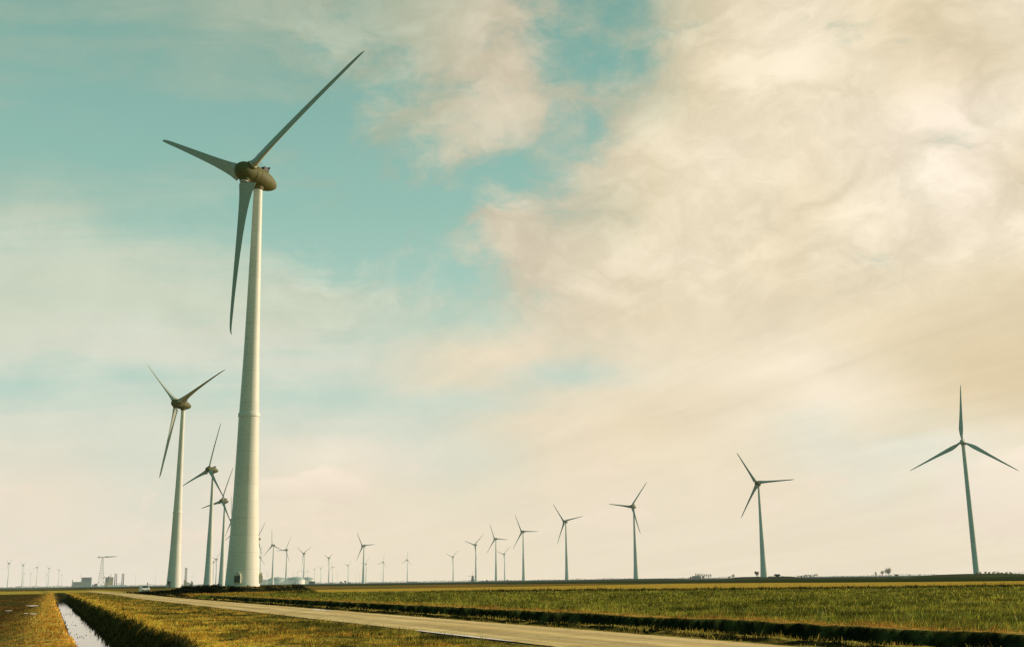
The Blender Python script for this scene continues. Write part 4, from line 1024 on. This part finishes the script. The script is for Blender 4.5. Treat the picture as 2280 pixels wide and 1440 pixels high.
tank(-624.5, 3262, 24.5, 11.6, 9.0, 'white domed tank, right one of the two large front tanks')
tank(-601, 3315, 19, 11.4, 8.0, 'white domed tank at the right end, partly behind the large front one')
tank(-660, 3330, 19, 11.2, 8.2, 'white domed tank seen in the gap between the two large front tanks')
tank(-727, 3262, 22, 11.0, 4.0, 'white tank at the left end beside the huge turbine tower')
tank(-703, 3330, 19, 11.2, 5.0, 'white tank set back between the left end tank and the large left tank')
g = bld('green_shed', -385.2, 2170, RAD(10), 'flat green metal shed at the right end of the white tanks', 'shed')
MB().box((0, 0, 2.6), (11.6, 7, 5.6)).build('wall', paint('green_cladding', (.05, .13, .09), .6, .25, .2), g)
MB().box((0, 0, 5.55), (12, 7.4, .35)).build('roof', DKCL, g); MB().box((2.5, -3.55, 1.8), (3, .15, 3.6)).build('door', GREY, g)
windows(g, -3.5, -5, 1, 2.5, 4.5, 4, 1, DKCL)
# old windmill
m = bld('windmill', -89.5, 2398, RAD(-25), 'small dark old windmill with four sails left of a turbine in the middle', 'windmill')
mb = MB(); mb.lathe([(4.0, -1), (3.7, 1), (2.5, 10), (2.3, 10.3)], 8); mb.build('tower', DKCL, m)
mb = MB(); mb.lathe([(2.7, 10.3), (2.5, 11.6), (1.5, 12.8), (0, 13.2)], 12); mb.build('cap', STACK, m)
mb = MB(); mb.lathe([(4.8, 3.8), (4.8, 4.1), (3.3, 4.1), (3.3, 3.8)], 16); mb.build('gallery', STACK, m)
for k in range(4):
    mb = MB(); t = math.pi/2*k+.02
    Mx = Matrix.Translation((0, -3.2, 11.6)) @ Matrix.Rotation(t, 4, 'Y')
    mb.box((0, 0, 5.2), (.3, .2, 10.4), Mx)
    for q in range(8): mb.box((.9, 0, 2.6+q*1.0), (1.7, .1, .1), Mx)
    mb.box((1.75, 0, 6.1), (.1, .1, 7.6), Mx); mb.build('sail', STACKY, m)
MB().tube((0, -3.4, 11.6), (0, 0, 11.9), .35, n=8).build('shaft', STACK, m)
g = bld('farmhouse', 390.8, 2475, RAD(-9), 'dark farmhouse with long roof among trees left of the second turbine from the right', 'farmhouse')
MB().box((0, 0, 1.6), (20, 10, 3.4)).build('wall', DKCL, g)
MB().add([(-10.5,-5.6,3.2),(10.5,-5.6,3.2),(10.5,5.6,3.2),(-10.5,5.6,3.2),(-8.5,0,6.6),(8.5,0,6.6)], [(0,1,5,4),(2,3,4,5),(1,2,5),(3,0,4),(3,2,1,0)]).build('roof', DKCL, g)
windows(g, -5, -9, 9, 1, 3, 4, 1, GREY2); MB().box((4, 0, 7), (.9, .9, 1.8)).build('chimney', STACK, g)
g = bld('low_shed', -1192.8, 2752.7, RAD(23), 'tiny dark flat shed on the far left horizon', 'shed')
MB().box((0, 0, 3.2), (11, 6, 1.6)).build('roof', DKCL, g)
for sx in (-4.5, 0, 4.5): MB().box((sx, 0, 1.2), (.8, 5, 2.6)).build('support', GREY2, g)
g = bld('low_shed', -269.5, 2987, RAD(5), 'low pale flat building beyond the wide gap in the middle', 'shed')
MB().box((0, 0, 1.0), (26, 8, 2.4)).build('wall', GREY2, g); MB().box((0, 0, 2.35), (27, 9, .5)).build('roof', GREY, g)

# ------------------------------------------------------------------ trees on the horizon
T = 'single trees and bushes along the right horizon'
tree(257.1, 1223, 5.2, 6.4-0, 'round bushy tree touching the left foot of the second turbine from the right', T, LEAF_OLIVE, 21)
bush(250.2+22, 1190, 4.2, 3, 2.6, 'low wide bush right of the foot of the second turbine from the right', T, LEAF_FAR, 1200, .35, 22)
tree(618.8, 1901.8, 9.5, 13.2, 'tallest bare tree on the right horizon', T, seed=23, bare=True, n=900)
tree(609.9, 1904.7, 5.5, 9.0, 'smaller bare tree left beside the tallest bare one', T, seed=24, bare=True, n=500)
tree(600.1, 1907.8, 4.2, 7.6, 'smallest bare tree of the three on the right horizon', T, seed=25, bare=True, n=400)
tree(567.3, 1708.3, 6.5, 4.8, 'low round tree right of the bare trees', T, LEAF_DARK, 26)
tree(484.2, 2554.5, 8.5, 10.5, 'bare tree over the low hedge midway to the farmhouse', T, seed=27, bare=True, n=500)
tree(476, 2550, 9.0, 5.5, 'dark tree beneath the bare one midway to the farmhouse', T, seed=28)
tree(660.4, 2514.8, 6.5, 8.0, 'faint bare tree between two turbines at the right', T, seed=29, bare=True)
tree(377.6, 2471, 6.5, 6.6, 'dark tree at the left end of the farmhouse', T, seed=30)
tree(404.5, 2475, 6.0, 7.6, 'dark tree at the right end of the farmhouse', T, seed=31)
T2 = 'row of slim bare poplars behind the farmhouse'
for k in range(8):
    tree(403+k*4.6, 2560-k*.7, 3.4, 11.6-.25*k, 'slim bare poplar in the row behind the farmhouse', T2, seed=40+k, bare=True, n=240)
T3 = 'small groves on the middle horizon'
tree(-406, 2669, 9, 6.2, 'left dark tree of the grove right of the green shed', T3, seed=51)
tree(-396, 2669, 8, 7.6, 'tallest tree of the grove right of the green shed', T3, seed=52)
tree(-387, 2669, 9, 5.4, 'right dark tree of the grove right of the green shed', T3, seed=53)
tree(-406+14-22, 2568, 10, 4.2, 'low dark tree nearest the green shed', T3, seed=54)
tree(-54.9, 2199, 6.5, 4.6, 'low tree right of the old windmill', T3, seed=55)
tree(-16.1, 2200, 4.0, 4.4, 'small tree between two turbines right of the old windmill', T3, seed=56)
tree(-62, 2205, 5, 3.2, 'tiny tree beside the low tree right of the old windmill', T3, seed=57)
SH = 'yellowish bare shrubs on top of the right hand mound'
q = random.Random(5)
for k in range(9):
    x = 318+k*2.6; bush(x, 790-k*.7, 1.5, 1.3, 1.5+q.random()*.7, 'yellowish bare shrub on the mound right of the rightmost turbine', SH, TWIG, 170, .20, 60+k, 5, 'shrub')

# distant tree lines: one mass each, nobody could count them
def treeline(x0, y0, x1, y1, h, seed, label, thick=8):
    q = np.random.default_rng(seed); Ln = math.hypot(x1-x0, y1-y0); n = int(Ln*5.0)
    t = q.random(n); X = x0+(x1-x0)*t+q.normal(0, 1, n)*thick; Y = y0+(y1-y0)*t+q.normal(0, 1, n)*thick
    hh = h*(.25+1.1*fbm(t*Ln*.02, t*0+seed, 4)**1.3)
    Z = q.random(n)**.7*hh
    V = np.empty((n, 3, 3)); s = q.uniform(.5, 1.5, n)*h*.22
    for k in range(3):
        d = q.normal(size=(n, 3)); d /= np.linalg.norm(d, axis=1)[:, None]
        V[:, k] = np.stack([X, Y, Z], 1)+d*s[:, None]
    o = link(bpy.data.objects.new('distant_trees', np_mesh('distant_trees', V.reshape(-1, 3), np.arange(3*n).reshape(-1, 3), LEAF_FAR)))
    tag(o, label, 'trees', kind='stuff')
treeline(-2300, 4600, -880, 4750, 7.0, 3, 'dark hazy tree line along the left horizon behind the plant')
treeline(-900, 4300, -150, 4500, 6.5, 5, 'dark hazy tree line behind the tanks and the wide gap', 7)
treeline(-150, 3600, 650, 3400, 5.5, 6, 'dark hazy tree line behind the right hand turbine row', 6)
treeline(500, 2400, 1250, 2050, 4.2, 8, 'dark hedge line along the right horizon', 4)
treeline(570, 2330, 606, 2325, 7.5, 9, 'dark copse on the horizon between the two rightmost turbines', 2)
